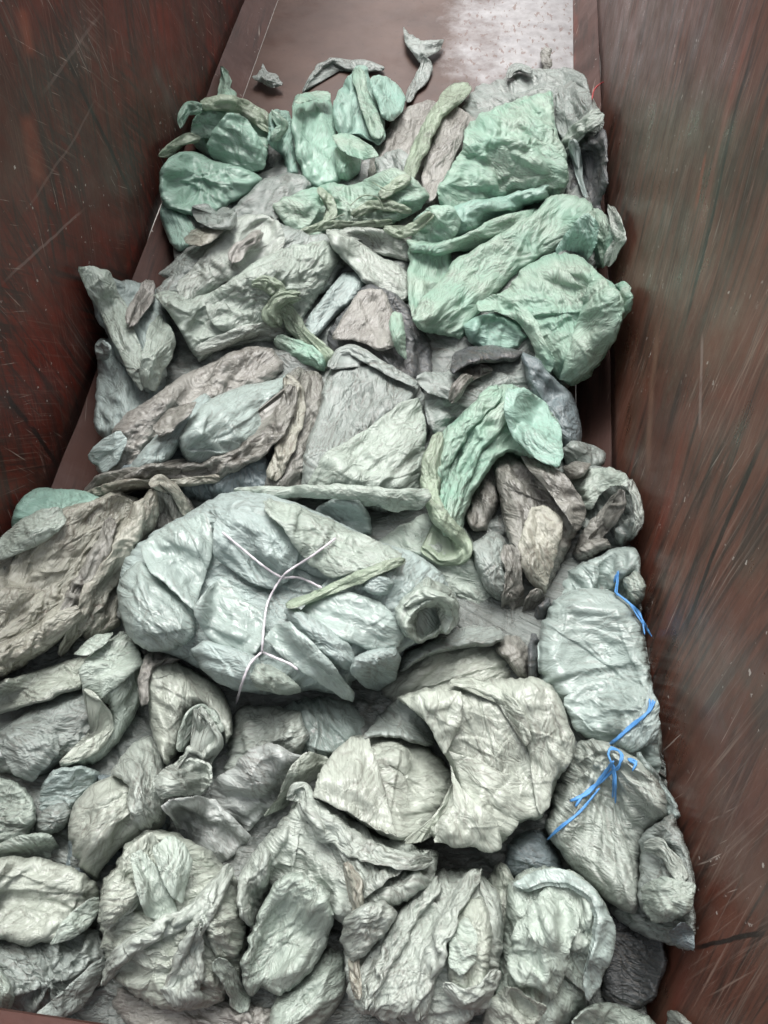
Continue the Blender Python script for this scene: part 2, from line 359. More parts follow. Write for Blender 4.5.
def piece(name, poly, mat, ang=0, T=None, pl=1.0, cr=1.0, g=1.0, gather=None, dents=(), closed=True, lam=26, sm=1, ra=0.7, parent=None, fine=True, sink=0.0, lift=0.0, edge=None, asp=2.2, drape=True, step=1.05, record=True, bw=1.0):
    """a stuffed body (closed) or a draped sheet (open hem) with the outline poly seen from the camera position"""
    SEED[0] += 31; seed = SEED[0]; rg = np.random.RandomState(seed)
    for _ in range(sm): poly = chaikin(poly, 0.14)
    poly = rough(poly, rg, ra, 9.0)
    P = np.array(poly); c0 = P.mean(0); ca, sa = math.cos(math.radians(ang)), math.sin(math.radians(ang))
    Q = (P - c0) @ np.array([[ca, -sa], [sa, ca]])
    s1 = step * 4; mrg = s1 * 1.2
    u = np.arange(Q[:, 0].min() - mrg, Q[:, 0].max() + mrg + s1, s1); v = np.arange(Q[:, 1].min() - mrg, Q[:, 1].max() + mrg + s1, s1)
    U, V = np.meshgrid(u, v, indexing='ij')
    px = c0[0] + U * ca - V * sa; py = c0[1] + U * sa + V * ca
    ins = inside(px, py, poly); dist, _, _ = near_poly(px, py, poly); sdv = np.where(ins, dist, -dist)
    if ins.sum() < 2: ins = sdv > -s1
    # inflation profile
    if closed and T is not None: T = T * .85
    h = np.zeros(px.shape); m = ins.astype(float)
    for _ in range(int(min(400, 2.5 * max(px.shape) + 30))):
        hp = np.pad(h, 1); h = (0.25 * (hp[2:, 1:-1] + hp[:-2, 1:-1] + hp[1:-1, 2:] + hp[1:-1, :-2]) + 0.25 * s1 * s1) * m
    hh = np.sqrt(np.maximum(h, 0)); hm = hh.max() + 1e-6; hh = hh / hm
    pxm = float(np.median(sample(acc, px[ins], py[ins]))) / F * 0.97     # metres per pixel here
    size = sdv.max() * pxm
    if T is None: T = min(0.22, size * 0.85) if closed else min(0.022, size * 0.2)
    A = minf(acc, 2 if closed else 1)
    rb = (max(3, size / pxm * 0.5) if closed else 5) / ACS * bw
    base = sample(blur(A, rb) if closed else blur(minf(acc, 3), rb), px, py)
    D = base - T * hh + sink - lift - (0.003 if not closed else 0)
    D = D + np.clip(-sdv / s1, 0, 1.5) * (0.02 if closed else 0.006)
    if not closed: D = D - 0.0035 * np.exp(-np.maximum(sdv, 0) / 5.0) * np.clip(0.6 + 1.6 * fbm(px, py, seed + 77, 0.04, 2), 0, 1.5)
    env = np.clip(sdv / (lam * 0.5), 0.15 if closed else 0.5, 1)
    lm = lam * pxm
    if gather is not None:
        gx_, gy_ = gather; rr = np.hypot(px - gx_, py - gy_); th = np.arctan2(py - gy_, px - gx_)
        k = fbm(np.cos(th) * 3 + 0 * rr, np.sin(th) * 3 + rr / 400, seed, 2.2, 3)
        D = D - lm * 0.55 * pl * (np.abs(k) * 2 - 0.4) * np.exp(-rr / (lam * 4.0)) * env
    D = D - (0.5 + 0.5 * cr) * lm * 0.28 * tri(U, V, seed + 1, lam * 2.2, asp) * env
    D = D - cr * lm * 0.08 * tri(U, V, seed + 2, lam * 1.1, asp) * env
    D = D - (0.5 + 0.5 * cr) * lm * 1.1 * strokes(U, V, seed + 39, lam * 2.4, 0.8, 0.5, None) * env
    gl = None
    if gather is not None: gl = ((gather[0] - c0[0]) * ca + (gather[1] - c0[1]) * sa, -(gather[0] - c0[0]) * sa + (gather[1] - c0[1]) * ca)
    for (dx, dy, rx, ry, da, dd) in dents:
        c_, s_ = math.cos(math.radians(da)), math.sin(math.radians(da)); ex = ((px - dx) * c_ + (py - dy) * s_) / rx; ey = (-(px - dx) * s_ + (py - dy) * c_) / ry
        e = ex * ex + ey * ey; D = D + dd * np.exp(-e ** 2 * 0.8) - 0.25 * dd * np.exp(-((np.sqrt(e) - 1.35) / 0.3) ** 2)
    ray = rays(px, py); S0 = CAM + ray * D[..., None]
    X = S0 + ray * (rg.normal(0, 1, px.shape) * 0.06 * s1 * pxm)[..., None]
    st = s1 * pxm
    X = relax(X, S0, ray, 0.05 * g, 0.16 * g, 60, 0.02, lm * 0.5, lm * 0.6)
    P2 = np.stack([px, py], -1); uvp = np.stack([U, V], -1) * pxm
    env = env[..., None]
    for lev in range(2):
        X = soft(up2(X)) if fine or lev == 0 else X
        if not fine and lev == 1: continue
        P2 = up2(P2); uvp = up2(uvp); env = up2(env); s1 /= 2
    ray = rays(P2[..., 0], P2[..., 1]); Uf, Vf = uvp[..., 0] / pxm, uvp[..., 1] / pxm; env = np.clip(env[..., 0], .25, 1)
    np.random.seed(seed % 10000)
    big = LIB['B' if pl > 1.05 or (gather is not None) else 'A']; ra_ = lambda L: L[rg.randint(len(L))]
    m1 = np.clip(0.75 + 1.3 * fbm(Uf, Vf, seed + 31, 0.5 / lam, 2), 0.15, 1.25); m2 = np.clip(0.55 + 1.8 * fbm(Uf, Vf, seed + 32, 0.6 / lam, 2), 0.08, 1.2)
    lay = [(ra_(big), lam / 5.5, 0.8 * (.45 + .55 * pl) * env * m1, rg.normal(0, .15)), (ra_(LIB['B' if pl > 1.3 else 'A']), lam / 11.0, 0.6 * m1[::-1, ::-1] * (.3 + .7 * pl) * env, rg.normal(0, .3))]
    if fine: lay += [(ra_(LIB['F']), max(lam / 18.0, .9), 0.5 * cr * m2, rg.normal(0, .4)), (ra_(LIB['B' if pl > 1.05 else 'F']), .7, 0.45 * np.clip(m2[::-1, ::-1], .2, 1), rg.normal(0, .2))]
    X = add_folds(X, ray, Uf, Vf, pxm, lay, gl, lam)
    if fine: X = X - ray * (min(lam, 40) * pxm * (0.4 + 0.6 * cr) * 0.19 * tri(Uf, Vf, seed + 71, min(lam, 40) * 1.15, asp * .8, .15) * env + cr * min(lam, 30) * pxm * 0.065 * tri(Uf, Vf, seed + 72, min(lam, 30) * .45, asp * .8, .15) * m2)[..., None]
    if fine: X = X - ray * (min(lam, 34) * pxm * 1.0 * strokes(Uf, Vf, seed + 61, min(lam, 44) * 1.5, 0.8, 0.45 / max(.6, pl), gl, True) * env)[..., None] - ray * (min(lam, 34) * pxm * 0.5 * strokes(Uf, Vf, seed + 62, min(lam, 34) * .6, 0.6, 0.5 / max(.6, pl), gl, True) * env)[..., None]
    px, py = P2[..., 0], P2[..., 1]
    # keep above what is already lying there
    if drape:
        qx, qy, d = project(X); lim = sample(blur(minf(acc, 1), 1), qx, qy) - 0.003
        ov = np.maximum(0, d - lim); ov = np.minimum(ov, 0.25 if not closed else 0.12)
        r_ = (X - CAM) / d[..., None]; X = X - r_ * ov[..., None]
    ins = inside(px, py, poly); dist, bx, by = near_poly(px, py, poly); sdv = np.where(ins, dist, -dist)
    mask = sdv > -0.75 * s1; sn = mask & (sdv < 0.35 * s1)
    d = np.linalg.norm(X - CAM, axis=-1); delta = (rays(bx, by) - rays(px, py)) * d[..., None]
    X = np.where(sn[..., None], X + delta, X)
    if closed: 
        e = np.clip(1 - sdv / 4.0, 0, 1) ** 2; X = X + ray * (e * 0.012)[..., None] if ray.shape == X.shape else X
    return finish(name, X, mask, uvp, None, rays(px, py), max(0.04, T * 0.8), closed, mat, parent, record)

def clip_line(poly, c, nx, ny):
    out = []; n = len(poly); f = lambda p: (p[0] - c[0]) * nx + (p[1] - c[1]) * ny
    for i in range(n):
        a, b = poly[i], poly[(i + 1) % n]; fa, fb = f(a), f(b)
        if fa >= 0: out.append(a)
        if fa * fb < 0: t = fa / (fa - fb); out.append((a[0] + (b[0] - a[0]) * t, a[1] + (b[1] - a[1]) * t))
    return out
def body(name, poly, mat, ang=0, panels=2, **k):
    """a stuffed body with one or two overlapping panels of the same film wrapped over it"""
    o = piece(name, poly, mat, ang, **k); rg = np.random.RandomState(SEED[0] + 7); P = np.array(poly, float); c = P.mean(0); size = np.sqrt(P.var(0).sum())
    for q in range(panels):
        a = math.radians(ang + rg.uniform(25, 75) * rg.choice([-1, 1]) + 90 * (q % 2)); nx, ny = -math.sin(a), math.cos(a)
        s = rg.choice([-1, 1]); cc = c + rg.normal(0, .22, 2) * size + np.array([nx, ny]) * s * size * .15
        sub = clip_line([tuple(c + (p - c) * .97) for p in P], cc, nx * s, ny * s)
        if rg.rand() < .6:
            a2 = a + rg.uniform(.9, 1.6); s2 = rg.choice([-1, 1]); sub = clip_line(sub, cc - size * .5 * np.array([-math.sin(a2), math.cos(a2)]) * s2, -math.sin(a2) * s2, math.cos(a2) * s2)
        if len(sub) < 3 or np.array(sub).std(0).min() < 5: continue
        piece('fold_panel', sub, mat, math.degrees(a) + rg.normal(0, 15), closed=False, lam=k.get('lam', 26) * .85, pl=k.get('pl', 1), cr=k.get('cr', 1), parent=k.get('parent'), sm=0, lift=.002)
    return o
def strip(name, pts, mat, T=0.30, pl=1.0, g=1.0, parent=None, lift=0.0, twist=0.0, bw=1.0, flat=False):
    """a bunched strap: pts = (x, y, halfwidth) along its centre line"""
    SEED[0] += 31; seed = SEED[0]; rg = np.random.RandomState(seed)
    p = np.array(pts, float); 
    d = np.concatenate([[0], np.cumsum(np.hypot(*np.diff(p[:, :2], axis=0).T))])
    L = d[-1]; wmax = p[:, 2].max(); ns = max(6, int(L / 2.4)); nw = max(7, int(2 * wmax * 1.2 / 1.7)) 
    s = np.linspace(0, L, ns)
    def cr_(k):                                              # smooth interpolation
        y = np.interp(s, d, p[:, k]); 
        r = max(1, int(ns / (len(pts) * 4)))
        yp = np.concatenate([np.full(r, y[0]), y, np.full(r, y[-1])]); ker = np.ones(2 * r + 1) / (2 * r + 1)
        o = np.convolve(yp, ker, 'valid'); o[0] = y[0]; o[-1] = y[-1]; return o
    cx, cy, cw = cr_(0), cr_(1), cr_(2)
    cw = cw * (1 + 0.45 * fbm(s, s * 0, seed, 0.07, 3))
    cw = cw * np.clip(.55 + np.minimum(s, L - s) / (wmax * 1.3), .55, 1)
    tx, ty = np.gradient(cx), np.gradient(cy); tl = np.hypot(tx, ty) + 1e-6; nx, ny = -ty / tl, tx / tl
    t = np.linspace(-1, 1, nw); Sg, Tg = np.meshgrid(s, t, indexing='ij')
    wob = 0.18 * fbm(Sg, Tg * 10, seed + 2, 0.08, 2)
    px = cx[:, None] + nx[:, None] * cw[:, None] * (Tg + wob); py = cy[:, None] + ny[:, None] * cw[:, None] * (Tg + wob)
    pxm = float(np.median(sample(acc, px, py))) / F * 0.97
    base = sample(blur(minf(acc, 2), max(1, wmax * 0.7 / ACS * bw)), px, py)
    hgt = cw[:, None] * pxm * T * np.sqrt(np.maximum(0, 1 - Tg ** 2)) if not flat else 0.004
    D = base - hgt - lift - 0.002
    lam = max(2.5, wmax * 0.38)
    pn = fbm(Sg / 14 + twist * Tg, Tg * wmax / lam + twist * Sg / 30, seed + 4, 1.0, 4)
    ray = rays(px, py); S0 = CAM + ray * D[..., None]; X = S0 + ray * (rg.normal(0, 1, px.shape) * 0.3 * pxm)[..., None]
    X = relax(X, S0, ray, 0.03 * g, 0.14 * g, 40, 0.03, lam * pxm * .5, lam * pxm * .5)
    X = soft(up2(X)); P2 = up2(np.stack([px, py], -1)); uvp = up2(np.stack([Sg, Tg * wmax], -1)) * pxm
    ray = rays(P2[..., 0], P2[..., 1]); Uf, Vf = uvp[..., 0] / pxm, uvp[..., 1] / pxm; np.random.seed(seed % 10000)
    ra_ = lambda L: L[rg.randint(len(L))]; ec = np.clip(1.15 - np.abs(Vf / wmax), .3, 1)
    X = add_folds(X, ray, Uf, Vf, pxm, [(ra_(LIB['B']), max(wmax / 4.0, .8), 1.0 * pl * ec, rg.normal(0, .12)), (ra_(LIB['B']), max(wmax / 9.0, .5), 0.9 * pl * ec, rg.normal(0, .2))])
    X = X - ray * (wmax * pxm * .12 * tri(Uf, Vf, seed + 8, wmax * .8, 2.5, .2))[..., None]
    qx, qy, dd = project(X); lim = sample(blur(minf(acc, 1), 1), qx, qy) - 0.003
    X = X - ((X - CAM) / dd[..., None]) * np.clip(dd - lim, 0, 0.2)[..., None]
    mask = np.ones(X.shape[:2], bool)
    return finish(name, X, mask, uvp, None, ray, max(0.01, wmax * pxm * 0.6), not flat, mat, parent)

def cord(name, pts, rad, mat, parent=None, lift=0.0, tight=True, sub=3.0):
    p = np.array(pts, float)
    # catmull-rom
    q = []
    for i in range(len(p) - 1):
        p0, p1, p2, p3 = p[max(0, i - 1)], p[i], p[i + 1], p[min(len(p) - 1, i + 2)]
        n = max(2, int(np.hypot(*(p2 - p1)) / sub))
        for k in range(n):
            t = k / n; q.append(0.5 * ((2 * p1) + (-p0 + p2) * t + (2 * p0 - 5 * p1 + 4 * p2 - p3) * t * t + (-p0 + 3 * p1 - 3 * p2 + p3) * t ** 3))
    q.append(p[-1]); q = np.array(q)
    D = sample(minf(acc, 1), q[:, 0], q[:, 1])
    k = np.ones(5) / 5; D = np.minimum(D, np.convolve(np.pad(D, 2, 'edge'), k, 'valid')) - rad * 0.6 - lift
    C = CAM + rays(q[:, 0], q[:, 1]) * D[:, None]
    T_ = np.gradient(C, axis=0); T_ /= np.linalg.norm(T_, axis=1, keepdims=True) + 1e-9
    r = rays(q[:, 0], q[:, 1]); A = np.cross(T_, r); A /= np.linalg.norm(A, axis=1, keepdims=True) + 1e-9; B = np.cross(T_, A)
    ns = 8; th = np.linspace(0, 2 * PI, ns, endpoint=False)
    rr = rad * (1 + 0.18 * np.sin(np.arange(len(q)) * 2.1))[:, None, None]
    rr[0] *= 0.4; rr[-1] *= 0.4
    V = C[:, None] + rr * (np.cos(th)[None, :, None] * A[:, None] + 0.8 * np.sin(th)[None, :, None] * B[:, None])
    n = len(q); idx = np.arange(n * ns).reshape(n, ns); nxt = np.roll(idx, -1, 1)
    Fq = np.stack([idx[:-1], nxt[:-1], nxt[1:], idx[1:]], -1).reshape(-1, 4)
    fi = np.concatenate([Fq.ravel(), idx[0][::-1], idx[-1]]); fl = np.concatenate([np.full(len(Fq), 4), [ns, ns]])
    uv = np.stack([np.repeat(np.arange(n) * 0.01, ns), np.tile(th * rad, n)], -1)
    return mesh_obj(name, V.reshape(-1, 3), fi, fl, uv, mat, parent)

# ---------------------------------------------------------------- materials
def wrinkle_map(name, *a, **k):
    """fine wrinkle relief of film, simulated like the big folds, as a height map for the bump"""
    X = fold_sim(*a, **k)[10:-10, 10:-10]; h = X[..., 2] - blur(X[..., 2], 40); lo, hi = np.percentile(h, 1), np.percentile(h, 99)
    g = np.clip((h - lo) / (hi - lo), 0, 1).astype(np.float32); n, m = g.shape
    im = bpy.data.images.new(name, m, n, float_buffer=True, is_data=True); px = np.ones((n, m, 4), np.float32); px[..., :3] = g.T[..., None] if n == m else g[..., None]
    im.pixels.foreach_set(px.ravel()); im.pack(); return im, float(hi - lo), n / 4.0
WA = wrinkle_map('crumple_relief', 31, .10, .12, n0=145, floor=None, rnd=3.5, kb=.12, k4=.08)
WB = wrinkle_map('pleat_relief', 33, .02, .16, n0=145, floor=None, rnd=1.8, kb=.12, k4=.06)
def film(name, col, rough_=0.24, dirt=0.35, dirtcol=(0.13, 0.115, 0.10), bump=1.0, tint=None, trans=0.15):
    m = bpy.data.materials.new(name); m.use_nodes = True; n = m.node_tree; N = n.nodes; L = n.links
    b = N['Principled BSDF']
    tc = N.new('ShaderNodeTexCoord')
    def noise(src, scale, det, rgh=0.5, mp=None, dist=0.0):
        x = N.new('ShaderNodeTexNoise'); x.inputs['Scale'].default_value = scale; x.inputs['Detail'].default_value = det; x.inputs['Roughness'].default_value = rgh; x.inputs['Distortion'].default_value = dist
        if mp:
            q = N.new('ShaderNodeMapping'); q.inputs['Scale'].default_value = mp; L.new(src, q.inputs[0]); src = q.outputs[0]
        L.new(src, x.inputs['Vector']); return x.outputs['Fac']
    def ramp(src, a, b_):
        r = N.new('ShaderNodeMapRange'); r.inputs['From Min'].default_value = a; r.inputs['From Max'].default_value = b_; L.new(src, r.inputs['Value']); return r.outputs[0]
    def mix(f, a, b_):
        x = N.new('ShaderNodeMix'); x.data_type = 'RGBA'
        if isinstance(f, float): x.inputs[0].default_value = f
        else: L.new(f, x.inputs[0])
        for k, s in ((6, a), (7, b_)):
            if isinstance(s, tuple): x.inputs[k].default_value = (*s, 1)
            else: L.new(s, x.inputs[k])
        return x.outputs[2]
    def mul(a, k):
        x = N.new('ShaderNodeMath'); x.operation = 'MULTIPLY'
        L.new(a, x.inputs[0])
        if isinstance(k, float): x.inputs[1].default_value = k
        else: L.new(k, x.inputs[1])
        return x.outputs[0]
    ob = tc.outputs['Object']; uv = tc.outputs['UV']
    c2 = tint or (col[0] * .80, col[1] * .80, col[2] * .80)
    base = mix(ramp(noise(ob, 5, 4), 0.35, 0.68), col, c2)
    st = noise(uv, 1.0, 5, 0.6, (5, 110, 1), 0.4)
    pat = ramp(noise(ob, 7, 5, 0.65), 0.42, 0.68)
    base = mix(mul(mul(ramp(st, 0.5, 0.72), pat), dirt * 2.0 if dirt < .5 else 1.0), base, dirtcol)
    base = mix(mul(ramp(noise(ob, 11, 6, 0.7), 0.52, 0.70), dirt), base, dirtcol)
    sp = N.new('ShaderNodeTexVoronoi'); sp.inputs['Scale'].default_value = 55; L.new(ob, sp.inputs['Vector'])
    base = mix(mul(mul(ramp(sp.outputs['Distance'], 0.13, 0.07), ramp(noise(ob, 9, 2), 0.56, 0.6)), 0.8), base, (0.05, 0.045, 0.04))
    base = mix(mul(ramp(noise(uv, 1.0, 4, 0.6, (4, 260, 1), 0.3), 0.45, 0.7), 0.30 if bump > .5 else 0.45), base, tuple(c * 0.62 for c in col))
    def crease_dirt_shade(W_, cell, rot, off, lo, hi, msk, amt, base):  # dirt colour in the wrinkle valleys, doubling as painted crease shade
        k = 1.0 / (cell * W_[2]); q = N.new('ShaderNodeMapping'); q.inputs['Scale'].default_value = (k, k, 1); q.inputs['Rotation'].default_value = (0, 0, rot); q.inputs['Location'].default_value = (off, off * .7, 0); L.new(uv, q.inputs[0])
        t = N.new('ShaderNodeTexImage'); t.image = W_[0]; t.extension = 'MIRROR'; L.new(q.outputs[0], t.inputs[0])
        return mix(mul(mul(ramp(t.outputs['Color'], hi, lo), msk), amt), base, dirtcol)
    base = crease_dirt_shade(WB, 0.0022, 0.0, 0.41, 0.08, 0.34, ramp(noise(ob, 4.0, 3), 0.66, 0.44), min(.6, .25 + dirt * .5), base)
    base = crease_dirt_shade(WB, 0.0012, 0.06, 0.77, 0.10, 0.40, ramp(noise(ob, 5.0, 4), 0.40, 0.62), min(.6, .28 + dirt * .6), base)
    base = crease_dirt_shade(WA, 0.0034, 0.2, 0.13, 0.05, 0.25, ramp(noise(ob, 4.5, 3), 0.42, 0.60), min(.65, .3 + dirt * .6), base)
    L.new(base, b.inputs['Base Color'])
    b.inputs['Specular IOR Level'].default_value = 0.6
    L.new(ramp(noise(ob, 14, 4), -0.6 + 0.3, 1.0), b.inputs['Roughness'])
    rr = N.new('ShaderNodeMapRange'); rr.inputs['To Min'].default_value = rough_ - 0.1; rr.inputs['To Max'].default_value = rough_ + 0.2; L.new(noise(ob, 12, 4), rr.inputs['Value']); L.new(rr.outputs[0], b.inputs['Roughness'])
    # pleats along the film plus fine crackle
    pleat = noise(uv, 1.0, 6, 0.62, (6, 210, 1), 0.4)
    pa = N.new('ShaderNodeMath'); pa.operation = 'SUBTRACT'; L.new(pleat, pa.inputs[0]); pa.inputs[1].default_value = 0.5
    pb = N.new('ShaderNodeMath'); pb.operation = 'ABSOLUTE'; L.new(pa.outputs[0], pb.inputs[0])
    fine = noise(ob, 60, 5, 0.65)
    b1 = N.new('ShaderNodeBump'); b1.inputs['Strength'].default_value = 0.3 * bump; b1.inputs['Distance'].default_value = 0.006; L.new(mul(pb.outputs[0], 4.0), b1.inputs['Height'])
    b2 = b1
    def relief(W_, cell, rot, amt, maskout, prev, off):
        im, rng_, cells = W_
        q = N.new('ShaderNodeMapping'); k = 1.0 / (cell * cells); q.inputs['Scale'].default_value = (k, k, 1); q.inputs['Rotation'].default_value = (0, 0, rot); q.inputs['Location'].default_value = (off, off * .7, 0); L.new(uv, q.inputs[0])
        t = N.new('ShaderNodeTexImage'); t.image = im; t.extension = 'MIRROR'; t.interpolation = 'Cubic'; L.new(q.outputs[0], t.inputs[0])
        hh = t.outputs['Color']; sc = N.new('ShaderNodeSeparateColor'); L.new(hh, sc.inputs[0]); h = mul(sc.outputs[0], maskout) if maskout is not None else sc.outputs[0]
        bb = N.new('ShaderNodeBump'); bb.inputs['Strength'].default_value = 1.0; bb.inputs['Distance'].default_value = rng_ * cell * amt; L.new(h, bb.inputs['Height']); L.new(prev.outputs[0], bb.inputs['Normal'])
        return bb, sc.outputs[0]
    b2, hA = relief(WA, 0.0034, 0.2, 0.36 * bump, ramp(noise(ob, 4.5, 3), 0.40, 0.60), b2, 0.13)
    b2, hB = relief(WB, 0.0022, 0.0, 0.6 * bump, ramp(noise(ob, 4.0, 3), 0.62, 0.42), b2, 0.41)
    b2, hC = relief(WB, 0.0011, 0.06, 0.5 * (0.5 + 0.5 * bump), None, b2, 0.77)
    b3 = N.new('ShaderNodeBump'); b3.inputs['Strength'].default_value = 0.12 * bump; b3.inputs['Distance'].default_value = 0.005; L.new(fine, b3.inputs['Height']); L.new(b2.outputs[0], b3.inputs['Normal'])
    L.new(b3.outputs[0], b.inputs['Normal'])
    if trans > 0:
        tr = N.new('ShaderNodeBsdfTranslucent'); L.new(base, tr.inputs['Color']); L.new(b3.outputs[0], tr.inputs['Normal'])
        ms = N.new('ShaderNodeMixShader'); ms.inputs[0].default_value = trans; L.new(b.outputs[0], ms.inputs[1]); L.new(tr.outputs[0], ms.inputs[2])
        L.new(ms.outputs[0], N['Material Output'].inputs['Surface'])
    return m
GD = (0.16, 0.145, 0.13)
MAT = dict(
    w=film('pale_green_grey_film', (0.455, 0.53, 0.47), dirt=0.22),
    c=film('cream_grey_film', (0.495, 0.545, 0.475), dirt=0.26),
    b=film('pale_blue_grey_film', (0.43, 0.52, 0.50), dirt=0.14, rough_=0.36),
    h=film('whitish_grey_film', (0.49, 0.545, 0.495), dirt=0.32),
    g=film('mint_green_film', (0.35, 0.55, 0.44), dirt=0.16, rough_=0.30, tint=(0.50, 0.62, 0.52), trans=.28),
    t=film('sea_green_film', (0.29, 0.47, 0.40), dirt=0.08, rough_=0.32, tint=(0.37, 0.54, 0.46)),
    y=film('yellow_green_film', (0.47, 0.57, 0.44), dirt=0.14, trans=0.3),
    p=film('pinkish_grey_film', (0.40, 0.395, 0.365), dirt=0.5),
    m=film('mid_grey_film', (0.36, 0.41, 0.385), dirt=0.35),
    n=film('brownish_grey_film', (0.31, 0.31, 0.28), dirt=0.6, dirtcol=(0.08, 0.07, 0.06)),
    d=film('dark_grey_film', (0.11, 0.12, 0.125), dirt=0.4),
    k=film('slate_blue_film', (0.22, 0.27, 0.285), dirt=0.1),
    q=film('shaded_grey_film', (0.25, 0.28, 0.265), dirt=0.4),  # mid grey darkened: shade of the gaps put into the colour
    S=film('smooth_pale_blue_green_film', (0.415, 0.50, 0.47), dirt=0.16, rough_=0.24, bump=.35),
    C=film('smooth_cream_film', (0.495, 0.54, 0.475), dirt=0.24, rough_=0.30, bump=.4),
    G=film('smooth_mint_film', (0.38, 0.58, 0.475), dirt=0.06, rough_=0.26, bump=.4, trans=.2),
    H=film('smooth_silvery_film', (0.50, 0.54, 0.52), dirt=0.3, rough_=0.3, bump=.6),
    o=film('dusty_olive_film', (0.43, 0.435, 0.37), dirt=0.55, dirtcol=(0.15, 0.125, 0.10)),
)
def plain(name, col, r=0.6):
    m = bpy.data.materials.new(name); m.use_nodes = True; b = m.node_tree.nodes['Principled BSDF']; N = m.node_tree.nodes; L = m.node_tree.links
    x = N.new('ShaderNodeTexNoise'); x.inputs['Scale'].default_value = 60; x.inputs['Detail'].default_value = 4
    tc = N.new('ShaderNodeTexCoord'); L.new(tc.outputs['Object'], x.inputs['Vector'])
    mx = N.new('ShaderNodeMix'); mx.data_type = 'RGBA'; L.new(x.outputs['Fac'], mx.inputs[0]); mx.inputs[6].default_value = (*[c * 0.8 for c in col], 1); mx.inputs[7].default_value = (*[min(1, c * 1.15) for c in col], 1)
    L.new(mx.outputs[2], b.inputs['Base Color']); b.inputs['Roughness'].default_value = r
    bp = N.new('ShaderNodeBump'); bp.inputs['Strength'].default_value = .4; bp.inputs['Distance'].default_value = .002; L.new(x.outputs['Fac'], bp.inputs['Height']); L.new(bp.outputs[0], b.inputs['Normal'])
    return m
BLUE = plain('blue_polypropylene', (0.09, 0.28, 0.60), 0.5); CORD = plain('white_cord', (0.62, 0.58, 0.62), 0.6); RED = plain('red_string', (0.35, 0.05, 0.05))
